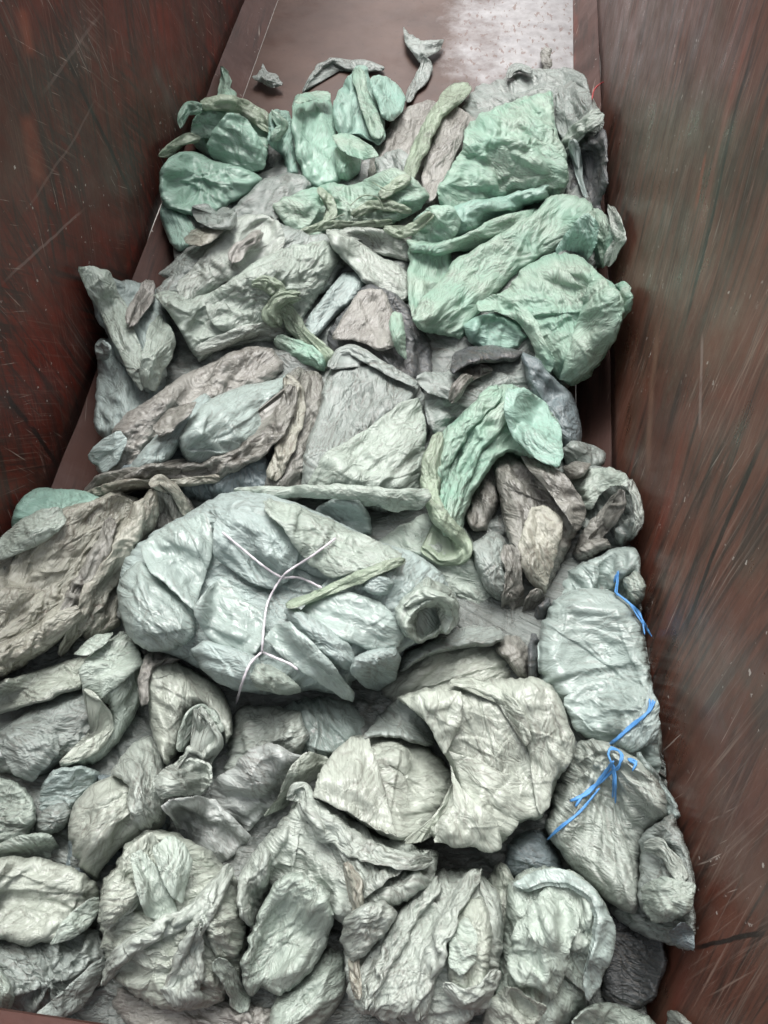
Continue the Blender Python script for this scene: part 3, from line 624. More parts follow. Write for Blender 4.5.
# ================================================================ the container
def tag(o, label=None, cat=None, group=None, kind=None):
    if label: o['label'] = label
    if cat: o['category'] = cat
    if group: o['group'] = group
    if kind: o['kind'] = kind
    return o
def empty(name, loc):
    e = bpy.data.objects.new(name, None); e.empty_display_size = 0.1; e.location = loc; scene.collection.objects.link(e); return e
def rust_wall(name, streaks, seed, c1, c2, c3, r0=0.34, pale=0.35, lines=(), X=0.0):
    """painted steel skin worn by sliding loads: streaks = list of angles in the wall plane (y,z)"""
    m = bpy.data.materials.new(name); m.use_nodes = True; n = m.node_tree; N = n.nodes; L = n.links; b = N['Principled BSDF']
    tc = N.new('ShaderNodeTexCoord'); ob = tc.outputs['Object']
    def noise(scale, det, rgh=0.5, dist=0.0, rot=None, mp=(1, 1, 1), off=0):
        x = N.new('ShaderNodeTexNoise'); x.inputs['Scale'].default_value = scale; x.inputs['Detail'].default_value = det; x.inputs['Roughness'].default_value = rgh; x.inputs['Distortion'].default_value = dist
        a = N.new('ShaderNodeMapping'); a.vector_type = 'POINT'; a.inputs['Rotation'].default_value = rot or (0, 0, 0); a.inputs['Location'].default_value = (off + seed, off * 2.3, off * 1.7); L.new(ob, a.inputs[0])
        c = N.new('ShaderNodeMapping'); c.inputs['Scale'].default_value = mp; L.new(a.outputs[0], c.inputs[0]); L.new(c.outputs[0], x.inputs['Vector']); return x.outputs['Fac']
    def ramp(src, a, b_, lo=0.0, hi=1.0):
        r = N.new('ShaderNodeMapRange'); r.inputs['From Min'].default_value = a; r.inputs['From Max'].default_value = b_; r.inputs['To Min'].default_value = lo; r.inputs['To Max'].default_value = hi; L.new(src, r.inputs['Value']); return r.outputs[0]
    def mul(a, k):
        x = N.new('ShaderNodeMath'); x.operation = 'MULTIPLY'; L.new(a, x.inputs[0])
        if isinstance(k, float): x.inputs[1].default_value = k
        else: L.new(k, x.inputs[1])
        return x.outputs[0]
    def mix(f, a, b_):
        x = N.new('ShaderNodeMix'); x.data_type = 'RGBA'; L.new(f, x.inputs[0])
        for k, s in ((6, a), (7, b_)):
            if isinstance(s, tuple): x.inputs[k].default_value = (*s, 1)
            else: L.new(s, x.inputs[k])
        return x.outputs[2]
    base = mix(ramp(noise(1.6, 5, 0.6, 0.5), 0.38, 0.62), c1, c2)
    base = mix(ramp(noise(2.6, 6, 0.65, 0.8, off=3), 0.5, 0.7), base, c3)
    hgt = None
    for k, ang in enumerate(streaks):
        s = noise(1.0, 8, 0.75, 0.25, rot=(-ang, 0, 0), mp=(6, 1.1, 34), off=5 + k)
        pt = noise(1.5, 3, off=9 + k)
        base = mix(mul(mul(ramp(s, 0.48, 0.60), ramp(pt, 0.4, 0.54)), 0.9), base, (0.035, 0.022, 0.018))
        s2 = noise(1.0, 4, 0.7, 0.15, rot=(-ang, 0, 0), mp=(6, 1.6, 110), off=15 + k)
        base = mix(mul(mul(ramp(s2, 0.55, 0.66), ramp(noise(2.1, 4, off=19 + k), 0.48, 0.66)), pale), base, (0.36, 0.27, 0.22))
        s3 = noise(1.0, 2, 0.5, 0.0, rot=(-ang - 0.15, 0, 0), mp=(8, 3.5, 140), off=25 + k)
        base = mix(mul(mul(ramp(s3, 0.68, 0.72), ramp(noise(3.3, 3, off=29 + k), 0.5, 0.62)), 0.75), base, (0.55, 0.48, 0.42))
    base = mix(mul(ramp(noise(2.4, 4, 0.6, 0.3, rot=(-streaks[0], 0, 0), mp=(3, 0.6, 3), off=41), 0.58, 0.74), 0.55), base, (0.22, 0.045, 0.025))
    ch = noise(38, 3, 0.5, 0, off=50)
    base = mix(mul(ramp(ch, 0.69, 0.715), ramp(noise(3, 3, off=60), 0.48, 0.56)), base, (0.5, 0.46, 0.42))
    sep = N.new('ShaderNodeSeparateXYZ'); L.new(ob, sep.inputs[0])
    def lin(ay, az, c0, warp=0.0, wn_=None):
        a = N.new('ShaderNodeMath'); a.operation = 'MULTIPLY_ADD'; L.new(sep.outputs[1], a.inputs[0]); a.inputs[1].default_value = ay; a.inputs[2].default_value = c0
        d = N.new('ShaderNodeMath'); d.operation = 'MULTIPLY_ADD'; L.new(sep.outputs[2], d.inputs[0]); d.inputs[1].default_value = az; L.new(a.outputs[0], d.inputs[2])
        if wn_ is None: return d.outputs[0]
        e = N.new('ShaderNodeMath'); e.operation = 'MULTIPLY_ADD'; L.new(wn_, e.inputs[0]); e.inputs[1].default_value = warp; L.new(d.outputs[0], e.inputs[2]); return e.outputs[0]
    wn1 = noise(2.5, 4, 0.6, off=101); lm = 0
    for q0, q1, wd, col, amt in lines:
        A = on_plane(*q0, 0, X)[1:]; B = on_plane(*q1, 0, X)[1:]; t = (B - A) / np.linalg.norm(B - A); nn = np.array([-t[1], t[0]]); Ln = np.linalg.norm(B - A)
        dd = lin(nn[0], nn[1], -float(nn @ A) - 0.5 * 0.05, 0.05, wn1); tt = lin(t[0], t[1], -float(t @ A))
        ab = N.new('ShaderNodeMath'); ab.operation = 'ABSOLUTE'; L.new(dd, ab.inputs[0])
        f = mul(ramp(ab.outputs[0], wd, wd * (0.25 if wd > .021 else 0.6)), mul(ramp(tt, 0.0, Ln * 0.15), ramp(tt, Ln * 1.0, Ln * 0.8)))
        f = mul(mul(f, ramp(noise(9 if wd < .02 else 5, 5, 0.7, off=110 + lm), 0.28, 0.42)), amt); lm += 3
        base = mix(f, base, col)
    L.new(base, b.inputs['Base Color']); L.new(ramp(noise(5, 6, 0.7, off=70), 0.3, 0.7, r0, r0 + 0.3), b.inputs['Roughness'])
    b.inputs['Specular IOR Level'].default_value = 0.62
    bp = N.new('ShaderNodeBump'); bp.inputs['Strength'].default_value = 0.5; bp.inputs['Distance'].default_value = 0.012; L.new(noise(2.2, 3, off=80), bp.inputs['Height'])
    b2 = N.new('ShaderNodeBump'); b2.inputs['Strength'].default_value = 0.35; b2.inputs['Distance'].default_value = 0.003; L.new(noise(1.0, 5, 0.7, 0.2, rot=(-streaks[0], 0, 0), mp=(20, 3, 60), off=90), b2.inputs['Height']); L.new(bp.outputs[0], b2.inputs['Normal'])
    L.new(b2.outputs[0], b.inputs['Normal'])
    return m
DK = (0.02, 0.014, 0.012); PA = (0.40, 0.31, 0.28); OR = (0.30, 0.075, 0.04)
ML = rust_wall('rusty_painted_steel_left', [math.radians(62), math.radians(128), math.radians(96)], 0, (0.092, 0.020, 0.012), (0.20, 0.026, 0.013), (0.095, 0.044, 0.032), 0.34, 0.45,
    [((44, 10), (142, 212), .014, DK, .9), ((135, 190), (212, 330), .014, DK, .6), ((84, 205), (0, 285), .006, PA, .35), ((0, 385), (62, 475), .013, DK, .9), ((247, 0), (212, 84), .008, PA, .3), ((104, 12), (40, 96), .008, PA, .2),
     ((98, 100), (22, 215), .006, PA, .2), ((162, 222), (130, 290), .008, PA, .35), ((100, 372), (52, 478), .010, PA, .5), ((20, 5), (30, 60), .05, OR, .6), ((25, 110), (40, 190), .07, OR, .5), ((150, 60), (190, 140), .05, (0.13, .10, .09), .5)], XL)
MR = rust_wall('rusty_painted_steel_right', [math.radians(60), math.radians(76)], 7, (0.115, 0.045, 0.030), (0.18, 0.070, 0.046), (0.105, 0.066, 0.046), 0.22, 0.6,
    [((768, 6), (676, 350), .014, DK, .95), ((768, 428), (678, 655), .014, DK, .95), ((648, 0), (612, 215), .014, DK, .8), ((626, 0), (607, 120), .013, DK, .8), ((690, 20), (628, 290), .013, DK, .7),
     ((760, 10), (690, 260), .028, (0.24, 0.085, 0.06), .75), ((708, 150), (694, 215), .022, OR, .8), ((768, 936), (690, 950), .006, DK, .95), ((655, 320), (648, 480), .04, (0.24, .13, .09), .7), ((700, 330), (702, 440), .012, PA, .5), ((620, 60), (610, 300), .03, (0.09, .045, .035), .6)], XR)
MC = rust_wall('rubbed_steel_strip', [math.radians(2)], 13, (0.10, 0.048, 0.038), (0.06, 0.028, 0.022), (0.13, 0.078, 0.068), 0.40, 0.2)

def floor_mat():
    m = bpy.data.materials.new('worn_steel_floor'); m.use_nodes = True; N = m.node_tree.nodes; L = m.node_tree.links; b = N['Principled BSDF']
    tc = N.new('ShaderNodeTexCoord'); ob = tc.outputs['Object']
    def noise(s, d, mp=(1, 1, 1), off=0, rg=.6):
        x = N.new('ShaderNodeTexNoise'); x.inputs['Scale'].default_value = s; x.inputs['Detail'].default_value = d; x.inputs['Roughness'].default_value = rg
        q = N.new('ShaderNodeMapping'); q.inputs['Scale'].default_value = mp; q.inputs['Location'].default_value = (off, off, 0); L.new(ob, q.inputs[0]); L.new(q.outputs[0], x.inputs['Vector']); return x.outputs['Fac']
    def math_(op, a, k):
        x = N.new('ShaderNodeMath'); x.operation = op
        for i, s in enumerate((a, k)):
            if isinstance(s, (int, float)): x.inputs[i].default_value = s
            else: L.new(s, x.inputs[i])
        return x.outputs[0]
    def ramp(s, a, b_):
        r = N.new('ShaderNodeMapRange'); r.inputs['From Min'].default_value = a; r.inputs['From Max'].default_value = b_; L.new(s, r.inputs['Value']); return r.outputs[0]
    def mix(f, a, b_):
        x = N.new('ShaderNodeMix'); x.data_type = 'RGBA'; L.new(f, x.inputs[0])
        for k, s in ((6, a), (7, b_)):
            if isinstance(s, tuple): x.inputs[k].default_value = (*s, 1)
            else: L.new(s, x.inputs[k])
        return x.outputs[2]
    sx = N.new('ShaderNodeSeparateXYZ'); L.new(ob, sx.inputs[0])
    base = mix(ramp(noise(2.5, 6), .35, .65), (0.055, 0.028, 0.021), (0.09, 0.050, 0.038))
    base = mix(ramp(noise(30, 5), .6, .75), base, (0.035, 0.02, 0.016))
    # pale grey, more metallic patch on the right hand side of the far floor: a shape of its own in floor coordinates
    e = math_('ADD', math_('MULTIPLY', math_('SUBTRACT', sx.outputs[0], -0.22), 2.4), math_('MULTIPLY', math_('SUBTRACT', noise(3.0, 6, off=4, rg=.7), .5), 2.6))
    msk = math_('MULTIPLY', ramp(e, 0.0, 0.8), ramp(math_('ADD', sx.outputs[1], math_('MULTIPLY', noise(2, 4, off=8), 1.6)), 4.9, 5.4))
    sc = ramp(noise(1, 5, (2, 40, 1), 9), .60, .70); 
    met = mix(ramp(noise(14, 6, off=3), .35, .65), (0.31, 0.31, 0.315), (0.22, 0.215, 0.22))
    met = mix(math_('MULTIPLY', ramp(noise(34, 4, (1, .4, 1), 2), .58, .62), .9), met, (0.16, 0.12, 0.11))
    base2 = mix(math_('MULTIPLY', msk, .9), base, met)
    L.new(base2, b.inputs['Base Color']); r = ramp(noise(6, 6, off=2), .3, .7); L.new(math_('ADD', math_('MULTIPLY', r, .22), .34), b.inputs['Roughness']); b.inputs['Specular IOR Level'].default_value = 0.3
    L.new(math_('MULTIPLY', msk, .35), b.inputs['Metallic'])
    bp = N.new('ShaderNodeBump'); bp.inputs['Strength'].default_value = .3; bp.inputs['Distance'].default_value = .004; L.new(noise(8, 8, rg=.7), bp.inputs['Height']); L.new(bp.outputs[0], b.inputs['Normal'])
    return m
MF = floor_mat()
MG = plain('grey_yard_concrete', (0.30, 0.29, 0.27), 0.9)

def box(name, x0, x1, y0, y1, z0, z1, mat, parent=None, bev=0.0):
    V = np.array([(x, y, z) for x in (x0, x1) for y in (y0, y1) for z in (z0, z1)], float)
    Fq = np.array([[0, 1, 3, 2], [4, 6, 7, 5], [0, 4, 5, 1], [2, 3, 7, 6], [0, 2, 6, 4], [1, 5, 7, 3]])
    return mesh_obj(name, V, Fq.ravel(), np.full(6, 4), V[:, :2], mat, parent)
def flat_shade(o):
    o.data.polygons.foreach_set('use_smooth', [False] * len(o.data.polygons)); return o
def plate(name, P, thick, nrm, mat, parent, res=(1, 1), wob=0.0, seed=0):
    """a sheet spanned by four corners, slightly dented, with thickness"""
    a, b, c, d = [np.array(p, float) for p in P]; n, m = res
    u, v = np.meshgrid(np.linspace(0, 1, n + 1), np.linspace(0, 1, m + 1), indexing='ij'); u = u[..., None]; v = v[..., None]
    G = (a * (1 - u) + b * u) * (1 - v) + (d * (1 - u) + c * u) * v; nrm = np.array(nrm, float)
    if wob: G = G + nrm * (wob * fbm(G[..., 1] + 9, G[..., 2] + G[..., 0] + 3, seed, 1.4, 3))[..., None]
    N1 = (n + 1) * (m + 1); V = np.concatenate([G.reshape(-1, 3), (G - nrm * thick).reshape(-1, 3)])
    i = np.arange(N1).reshape(n + 1, m + 1)
    f = np.stack([i[:-1, :-1], i[1:, :-1], i[1:, 1:], i[:-1, 1:]], -1).reshape(-1, 4); g = f[:, ::-1] + N1
    e = []
    for ring in (i[:, 0], i[-1, :], i[::-1, -1], i[0, ::-1]):
        e.append(np.stack([ring[:-1] + N1, ring[1:] + N1, ring[1:], ring[:-1]], -1)) 
    Fa = np.concatenate([f, g] + e)
    return mesh_obj(name, V, Fa.ravel(), np.full(len(Fa), 4), np.concatenate([G.reshape(-1, 3)[:, 1:]] * 2), mat, parent)

YN, YF, HW = -1.2, 9.0, 1.95
cont = empty('steel_container', ((XL + XR) / 2, 3.5, 0)); tag(cont, 'open rusty red brown steel container holding the heap of film', 'container')
flat_shade(plate('floor_plate', [(FL, YN, 0), (FR, YN, 0), (FR, YF, 0), (FL, YF, 0)], 0.01, (0, 0, 1), MF, cont))
wl = plate('side_wall', [(XL, YN, HL), (XL, YF, HL), (XL, YF, HW), (XL, YN, HW)], 0.006, (1, 0, 0), ML, cont, (120, 24), 0.018, 3)
wl['label'] = 'darker red left side wall'
wr = plate('side_wall', [(XR, YN, HR), (XR, YF, HR), (XR, YF, HW), (XR, YN, HW)], 0.006, (-1, 0, 0), MR, cont, (120, 24), 0.018, 5)
wr['label'] = 'browner glossy right side wall'
flat_shade(plate('corner_strip', [(FL - .001, YN, .003), (FL - .001, YF, .003), (XL, YF, HL + .004), (XL, YN, HL + .004)], 0.006, (.7, 0, .7), MC, cont))
flat_shade(plate('corner_strip', [(FR + .001, YN, .003), (FR + .001, YF, .003), (XR, YF, HR + .004), (XR, YN, HR + .004)], 0.006, (-.7, 0, .7), MC, cont))
flat_shade(box('top_rail', XL - .12, XL - .01, YN, YF, HW - .12, HW + .01, ML, cont)); flat_shade(box('top_rail', XR + .01, XR + .12, YN, YF, HW - .12, HW + .01, MR, cont))
# near end wall, well below and behind the view, with its folded lip
flat_shade(box('end_wall', XL + .01, XR - .01, -0.62, -0.60, 0.0, 0.6, ML, cont))
q = on_plane(60, 1022, 2, 0.62); flat_shade(box('end_lip', XL + .01, on_plane(118, 1022, 2, 0.62)[0], q[1] - 0.10, q[1] + 0.006, 0.595, 0.625, plain('red_painted_lip', (0.055, 0.016, 0.010)), cont))
gr = box('ground', -60, 60, -60, 60, -0.35, -0.30, MG); tag(flat_shade(gr), 'grey concrete yard under the container', kind='structure')

# ================================================================ the heap
def thing(name, label, cat, px, py, group=None):
    D = float(sample(acc, np.array([float(px)]), np.array([float(py)]))[0]); p = CAM + rays(px, py) * (D + 0.05)
    e = empty(name, tuple(float(v) for v in p)); e.location.z = max(0.01, e.location.z - 0.05); tag(e, label, cat, group); return e
P_, S_ = piece, strip
def C_(name, pts, rad, mat, parent=None):
    if mat is not BLUE: return cord(name, pts, rad * (.65 if mat is CORD else 1), mat, parent)
    rg = np.random.RandomState(int(pts[0][0] * 7 + pts[0][1])); o = None
    for k in range(3):                                       # loosely twisted strands of the twine
        q = [(x + rg.normal(0, 1.0), y + rg.normal(0, 1.0)) for x, y in pts]; q[-1] = (q[-1][0] + rg.normal(0, 2.5), q[-1][1] + rg.normal(0, 2.5))
        s_ = cord(name if k == 0 else 'strand', q, rad * .42, mat, parent if k == 0 else None)
        if k == 0: o = s_
        else:
            s_.parent = o; s_.matrix_parent_inverse = Matrix()
    return o
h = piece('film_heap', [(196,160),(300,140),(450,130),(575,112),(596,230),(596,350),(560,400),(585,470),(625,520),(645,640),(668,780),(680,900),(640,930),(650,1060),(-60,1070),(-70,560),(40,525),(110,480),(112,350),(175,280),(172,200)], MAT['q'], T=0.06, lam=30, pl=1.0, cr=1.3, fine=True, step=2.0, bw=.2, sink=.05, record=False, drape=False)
tag(h, 'dim crumpled film packed in the gaps beneath the bundles', kind='stuff')

# -- far floor scraps
def scrap(label, poly=None, st=None, mat='m', extra=None, name='film_scrap', cat='scrap'):
    if poly and not st: return tag(P_(name, poly, MAT[mat], closed=False, T=.03, lam=9, ra=.8, step=.8), label, cat)
    if st and not poly: return tag(S_(name, st, MAT[mat], T=.6), label, cat)
    e = thing(name, label, cat, *poly[0]); P_('sheet', poly, MAT[mat], closed=False, T=.03, lam=9, ra=.8, step=.8, parent=e); S_('tail', st, MAT[mat], parent=e); return e
scrap('small torn triangular scrap of grey film alone on the bare floor', [(252,79),(260,70),(263,64),(268,72),(276,74),(284,84),(272,87),(262,83)])
scrap('long thin wisp of grey film on the floor above the upright green roll', st=[(303,92,1.0),(309,80,1.6),(320,66,3),(333,60,3.5),(345,64,5),(358,66,6),(370,66,5),(384,69,2)])
scrap('torn grey film scrap with a twisted tail at the far middle of the floor', [(403,26),(409,33),(418,39),(434,42),(444,40),(441,50),(430,56),(420,62),(411,52),(405,44)], [(423,56,3),(427,66,5),(421,80,6),(412,90,4),(408,102,3)])
scrap('tiny grey rag sticking up beyond the far right film sheet', [(540,52),(545,47),(552,50),(550,58),(553,66),(544,69),(541,61)], mat='n')

# -- grey film at the far right
e = thing('film_sheet', 'pale grey brown film sheet spread at the far end of the heap', 'film sheet', 530, 100)
P_('sheet', [(465,100),(478,86),(510,74),(540,68),(570,68),(586,76),(589,92),(604,118),(600,140),(575,160),(520,175),(470,160),(455,130)], MAT['m'], 20, T=.10, lam=20, closed=True, parent=e)
P_('grey_flap', [(556,92),(572,86),(588,90),(596,108),(590,130),(572,150),(556,128)], MAT['m'], 80, closed=False, lam=16, parent=e)
S_('rim', [(508,78,3),(512,68,4),(520,66,4),(532,72,3)], MAT['m'], parent=e)
tag(P_('film_bundle', [(572,160),(585,140),(604,128),(607,150),(607,185),(600,205),(607,225),(600,250),(580,225),(568,195)], MAT['d'], 80, T=.14, lam=18), 'dark grey film bundle squeezed against the far right wall', 'film bundle')
e = thing('twisted_film', 'pale ragged twist of film lying over the dark bundle by the right wall', 'twisted film', 590, 120)
S_('twist', [(602,112,8),(592,120,10),(578,130,9),(568,142,6),(562,160,4)], MAT['w'], parent=e); S_('tail', [(572,140,5),(577,160,5),(580,180,3),(586,198,2)], MAT['b'], parent=e)
e = thing('film_bundle', 'pinkish grey crumpled film in the middle of the far end', 'film bundle', 430, 140)
body('wrap', [(372,150),(385,132),(406,108),(428,100),(452,104),(480,122),(492,150),(470,185),(455,215),(430,250),(400,245),(376,215),(368,180)], MAT['p'], 115, T=.16, lam=22, pl=1.5, parent=e, panels=0)
P_('grey_flap', [(428,122),(450,104),(468,112),(462,140),(448,170),(434,200),(420,205),(424,160)], MAT['p'], 110, closed=False, lam=16, parent=e)
P_('grey_flap', [(374,158),(396,150),(412,158),(416,190),(400,205),(380,195)], MAT['m'], 60, closed=False, lam=16, parent=e)
S_('green_twist', [(470,86,6),(452,96,8),(437,112,7),(425,135,7),(414,160,7),(406,182,5)], MAT['y'], T=.6, parent=e)

# -- mint green bags at the far left
e = thing('green_bag', 'pale green bag with a knotted top tuft at the far left of the heap', 'bag', 235, 140)
body('bag_body', [(192,120),(205,104),(224,96),(246,102),(266,112),(270,135),(268,158),(256,174),(240,170),(218,162),(200,150),(190,138)], MAT['g'], 35, T=.17, lam=22, parent=e, gather=(205,108))
S_('neck', [(222,67,4),(226,78,6),(224,90,8),(230,102,12)], MAT['g'], parent=e)
S_('pleated_fold', [(200,104,6),(222,102,8),(244,106,8),(262,118,7),(270,130,5)], MAT['y'], parent=e, pl=1.3)
P_('front_flap', [(206,146),(214,128),(228,112),(246,118),(258,135),(268,150),(264,166),(246,172),(225,162),(212,158)], MAT['G'], 30, closed=False, lam=20, cr=0.4, parent=e)
S_('loose_strap', [(159,156,2),(168,152,5),(178,143,5),(190,137,6),(200,140,5)], MAT['y'], parent=e)
S_('loose_strap', [(181,128,2),(182,116,4),(188,108,6),(202,108,7)], MAT['g'], parent=e)
e = thing('green_bag', 'small twisted green bag end between the knotted green bag and the green roll', 'bag', 282, 140)
P_('bag_body', [(268,116),(276,108),(287,109),(292,122),(291,138),(296,158),(299,174),(288,176),(284,158),(270,146)], MAT['t'], 80, T=.10, lam=14, parent=e); S_('fold', [(272,112,4),(284,126,5),(272,140,5)], MAT['g'], parent=e)
e = thing('green_bag', 'broad smooth green bag lying against the left wall below the knotted one', 'bag', 205, 190)
P_('dark_side', [(161,200),(190,212),(200,232),(192,246),(180,252),(168,240),(162,222)], MAT['t'], 70, T=.10, lam=20, parent=e)
body('bag_body', [(160,170),(170,156),(184,151),(200,154),(214,162),(234,166),(256,172),(262,180),(248,194),(228,206),(205,216),(182,214),(165,206),(159,190)], MAT['G'], 10, T=.15, lam=34, cr=0.3, pl=.7, gather=(205,180), parent=e, panels=0)
e = thing('green_roll', 'upright smooth green roll of film standing on the far floor', 'roll', 318, 140)
body('roll', [(293,102),(298,96),(315,92),(330,93),(332,110),(335,130),(340,155),(346,178),(335,184),(318,190),(305,182),(298,160),(292,130)], MAT['G'], 85, T=.13, lam=20, cr=0.25, pl=0.6, sm=1, ra=.4, parent=e, panels=0)
P_('rolled_end', [(294,102),(299,95),(316,91),(330,93),(331,101),(315,100),(300,104)], MAT['g'], 0, closed=False, lam=12, cr=.5, parent=e)
e = thing('green_bag', 'draped green bag with hanging folds right of the upright roll', 'bag', 360, 110)
body('bag_body', [(333,104),(340,88),(350,74),(357,66),(366,66),(370,80),(376,98),(383,118),(386,138),(378,146),(368,140),(356,136),(344,138),(335,128)], MAT['t'], 70, T=.14, lam=16, pl=1.6, cr=.5, gather=(361,70), parent=e, panels=0)
S_('fold', [(357,68,5),(362,90,6),(370,112,7),(379,138,7)], MAT['g'], parent=e, pl=.6); 
tag(P_('green_bag', [(369,82),(374,75),(388,77),(398,86),(406,98),(403,112),(392,122),(382,116),(376,100)], MAT['t'], 60, T=.12, lam=15), 'rounded darker green bag beside the draped folds at the far middle', 'bag')
e = thing('green_rag', 'leaf shaped scrap of green film at the foot of the upright roll', 'rag', 350, 150)
P_('lower_fold', [(334,148),(348,152),(362,160),(360,172),(348,182),(338,176)], MAT['g'], 60, T=.06, lam=14, parent=e)
P_('leaf', [(331,136),(340,132),(356,136),(370,146),(380,158),(366,160),(350,156),(338,148)], MAT['g'], 25, closed=False, lam=14, cr=.4, parent=e)

# -- grey folded bags on the left
tag(P_('film_bundle', [(158,274),(178,256),(205,242),(240,238),(246,256),(220,272),(192,282),(168,280)], MAT['m'], -25, T=.12, lam=18, cr=.7), 'low grey roll lying behind the torn grey cover near the left wall', 'film bundle')
tag(P_('film_bundle', [(228,212),(244,198),(262,180),(282,174),(302,174),(312,186),(300,200),(286,218),(262,228),(240,226)], MAT['m'], -30, T=.13, lam=26, cr=.6), 'smooth grey folded bag behind the heap of light green film', 'film bundle')
e = thing('green_bag', 'light green crumpled bag tangled with yellow green strings in the far middle', 'bag', 330, 205)
body('bag_body', [(272,206),(286,196),(310,188),(330,182),(352,186),(372,176),(392,166),(412,176),(430,196),(418,212),(390,226),(350,232),(310,240),(300,236),(282,222)], MAT['g'], 15, T=.15, lam=18, pl=1.6, cr=1.2, gather=(350,210), parent=e, panels=0)
P_('front_flap', [(272,206),(290,196),(316,192),(322,205),(312,222),(300,236),(284,224)], MAT['g'], 20, closed=False, lam=15, parent=e)
for st in ([(318,188,3),(330,200,4),(334,214,4),(322,228,3)], [(352,216,4),(370,204,5),(392,206,5),(412,212,3)], [(300,232,2.5),(330,224,4),(356,226,4),(392,222,3)], [(410,176,5),(395,186,6),(380,196,5)]): S_('loose_string', st, MAT['y'], parent=e, pl=1.4)
for pts in ([(286,230),(300,238),(312,232),(326,222),(345,214)], [(350,206),(362,196),(378,198),(384,212)], [(372,182),(388,190),(402,186)]): C_('thin_string', pts, .003, MAT['y'], parent=e)

e = thing('film_bundle', 'left hanging grey film with a pointed corner leaning on the left wall', 'film bundle', 125, 330)
body('lower_bag', [(96,342),(125,330),(155,350),(168,385),(150,420),(130,440),(105,440),(93,425),(96,395),(98,370)], MAT['b'], 80, T=.16, lam=20, parent=e, panels=0)
body('wrap', [(82,274),(104,276),(135,282),(158,290),(170,315),(176,345),(165,380),(150,395),(128,372),(112,345),(98,320),(91,298)], MAT['b'], 65, T=.15, lam=22, gather=(100,275), pl=1.3, parent=e, panels=0)
P_('pointed_flap', [(76,266),(92,267),(110,271),(118,290),(130,315),(140,345),(150,368),(143,392),(130,375),(118,350),(104,320),(90,296)], MAT['w'], 65, closed=False, lam=20, cr=.7, parent=e)
P_('front_flap', [(150,325),(162,312),(172,330),(176,345),(166,368),(156,392),(140,385),(142,355)], MAT['w'], 105, closed=False, lam=18, cr=.7, parent=e)
S_('pleated_strap', [(150,280,6),(146,296,8),(136,310,7),(130,325,5)], MAT['p'], parent=e, pl=1.4)
P_('knob', [(95,345),(104,340),(112,348),(108,360),(97,358)], MAT['b'], 20, T=.05, lam=8, parent=e)

e = thing('film_cover', 'big torn light grey film cover with a jagged rolled front edge, left of centre', 'film cover', 250, 290)
body('back_bag', [(178,262),(206,240),(240,214),(268,214),(290,228),(330,235),(345,262),(330,290),(290,300),(220,310),(165,310),(155,292),(170,275)], MAT['m'], -20, T=.14, lam=26, parent=e, panels=0)
P_('mouth_fold', [(176,285),(198,262),(222,236),(240,216),(262,214),(280,222),(286,240),(276,262),(250,272),(225,282),(205,298),(180,300)], MAT['h'], -40, closed=False, lam=24, cr=.8, dents=((258,232,16,9,-35,.07),), parent=e)
P_('cover_sheet', [(152,295),(170,290),(190,298),(215,292),(240,272),(262,258),(290,246),(320,240),(338,244),(338,262),(326,285),(308,312),(290,338),(262,342),(225,350),(200,362),(190,350),(178,326),(165,308)], MAT['w'], -35, T=.10, lam=24, pl=.8, cr=1.5, parent=e)
P_('middle_fold', [(205,300),(225,285),(255,268),(282,256),(300,262),(300,290),(282,312),(250,328),(222,332),(208,318)], MAT['w'], -30, closed=False, lam=18, cr=1.4, parent=e)
S_('rolled_edge', [(196,352,6),(215,344,8),(240,334,8),(262,328,7),(284,334,6)], MAT['h'], pl=.5, parent=e)
P_('brown_fold', [(182,237),(196,228),(212,226),(226,230),(214,240),(200,246),(186,244)], MAT['o'], -10, closed=False, lam=18, cr=.4, parent=e)
S_('crumpled_strip', [(192,208,4),(204,214,8),(216,222,8),(236,216,8)], MAT['m'], pl=1.6, parent=e)
S_('inner_strip', [(232,262,5),(240,248,7),(252,240,6),(262,232,4)], MAT['p'], pl=1.6, parent=e)
tag(P_('film_bundle', [(300,332),(312,312),(330,288),(345,272),(362,272),(368,282),(352,302),(334,318),(318,336),(305,344)], MAT['b'], -50, T=.12, lam=18), 'bluish grey folded bag right of the jagged light cover', 'film bundle')
e = thing('film_roll', 'grey rolled film lying diagonally left of the big green sheet', 'roll', 378, 262)
P_('back_sheet', [(330,232),(352,226),(385,230),(412,240),(412,262),(385,256),(350,245)], MAT['h'], 20, T=.07, lam=18, parent=e)
P_('roll', [(325,232),(335,228),(352,238),(372,252),(395,262),(410,275),(410,300),(395,302),(375,290),(352,268),(335,250)], MAT['h'], 38, T=.12, lam=22, cr=.6, parent=e)
e = thing('film_bundle', 'dusky violet grey bag sunk in the middle of the heap', 'film bundle', 365, 330)
P_('wrap', [(325,335),(345,310),(365,285),(390,290),(412,310),(432,345),(432,385),(410,392),(370,375),(335,362)], MAT['d'], 50, T=.12, lam=24, parent=e)
P_('flap', [(345,312),(362,288),(384,292),(396,318),(398,345),(380,352),(355,340),(330,340)], MAT['p'], -60, closed=False, lam=24, cr=.6, parent=e)
tag(P_('green_rag', [(388,322),(394,311),(402,314),(405,330),(406,350),(406,360),(396,352),(392,338)], MAT['g'], 85, closed=False, T=.04, lam=10), 'small upright scrap of green film in the middle hollow', 'rag')
e = thing('twisted_film', 'yellow green twisted wisp of film draped down over the light grey cover', 'twisted film', 285, 310)
S_('twist', [(252,284,5),(266,282,7),(278,290,8),(284,306,7),(293,322,7),(304,338,9),(318,352,12),(328,366,10)], MAT['y'], T=.5, pl=1.3, parent=e)
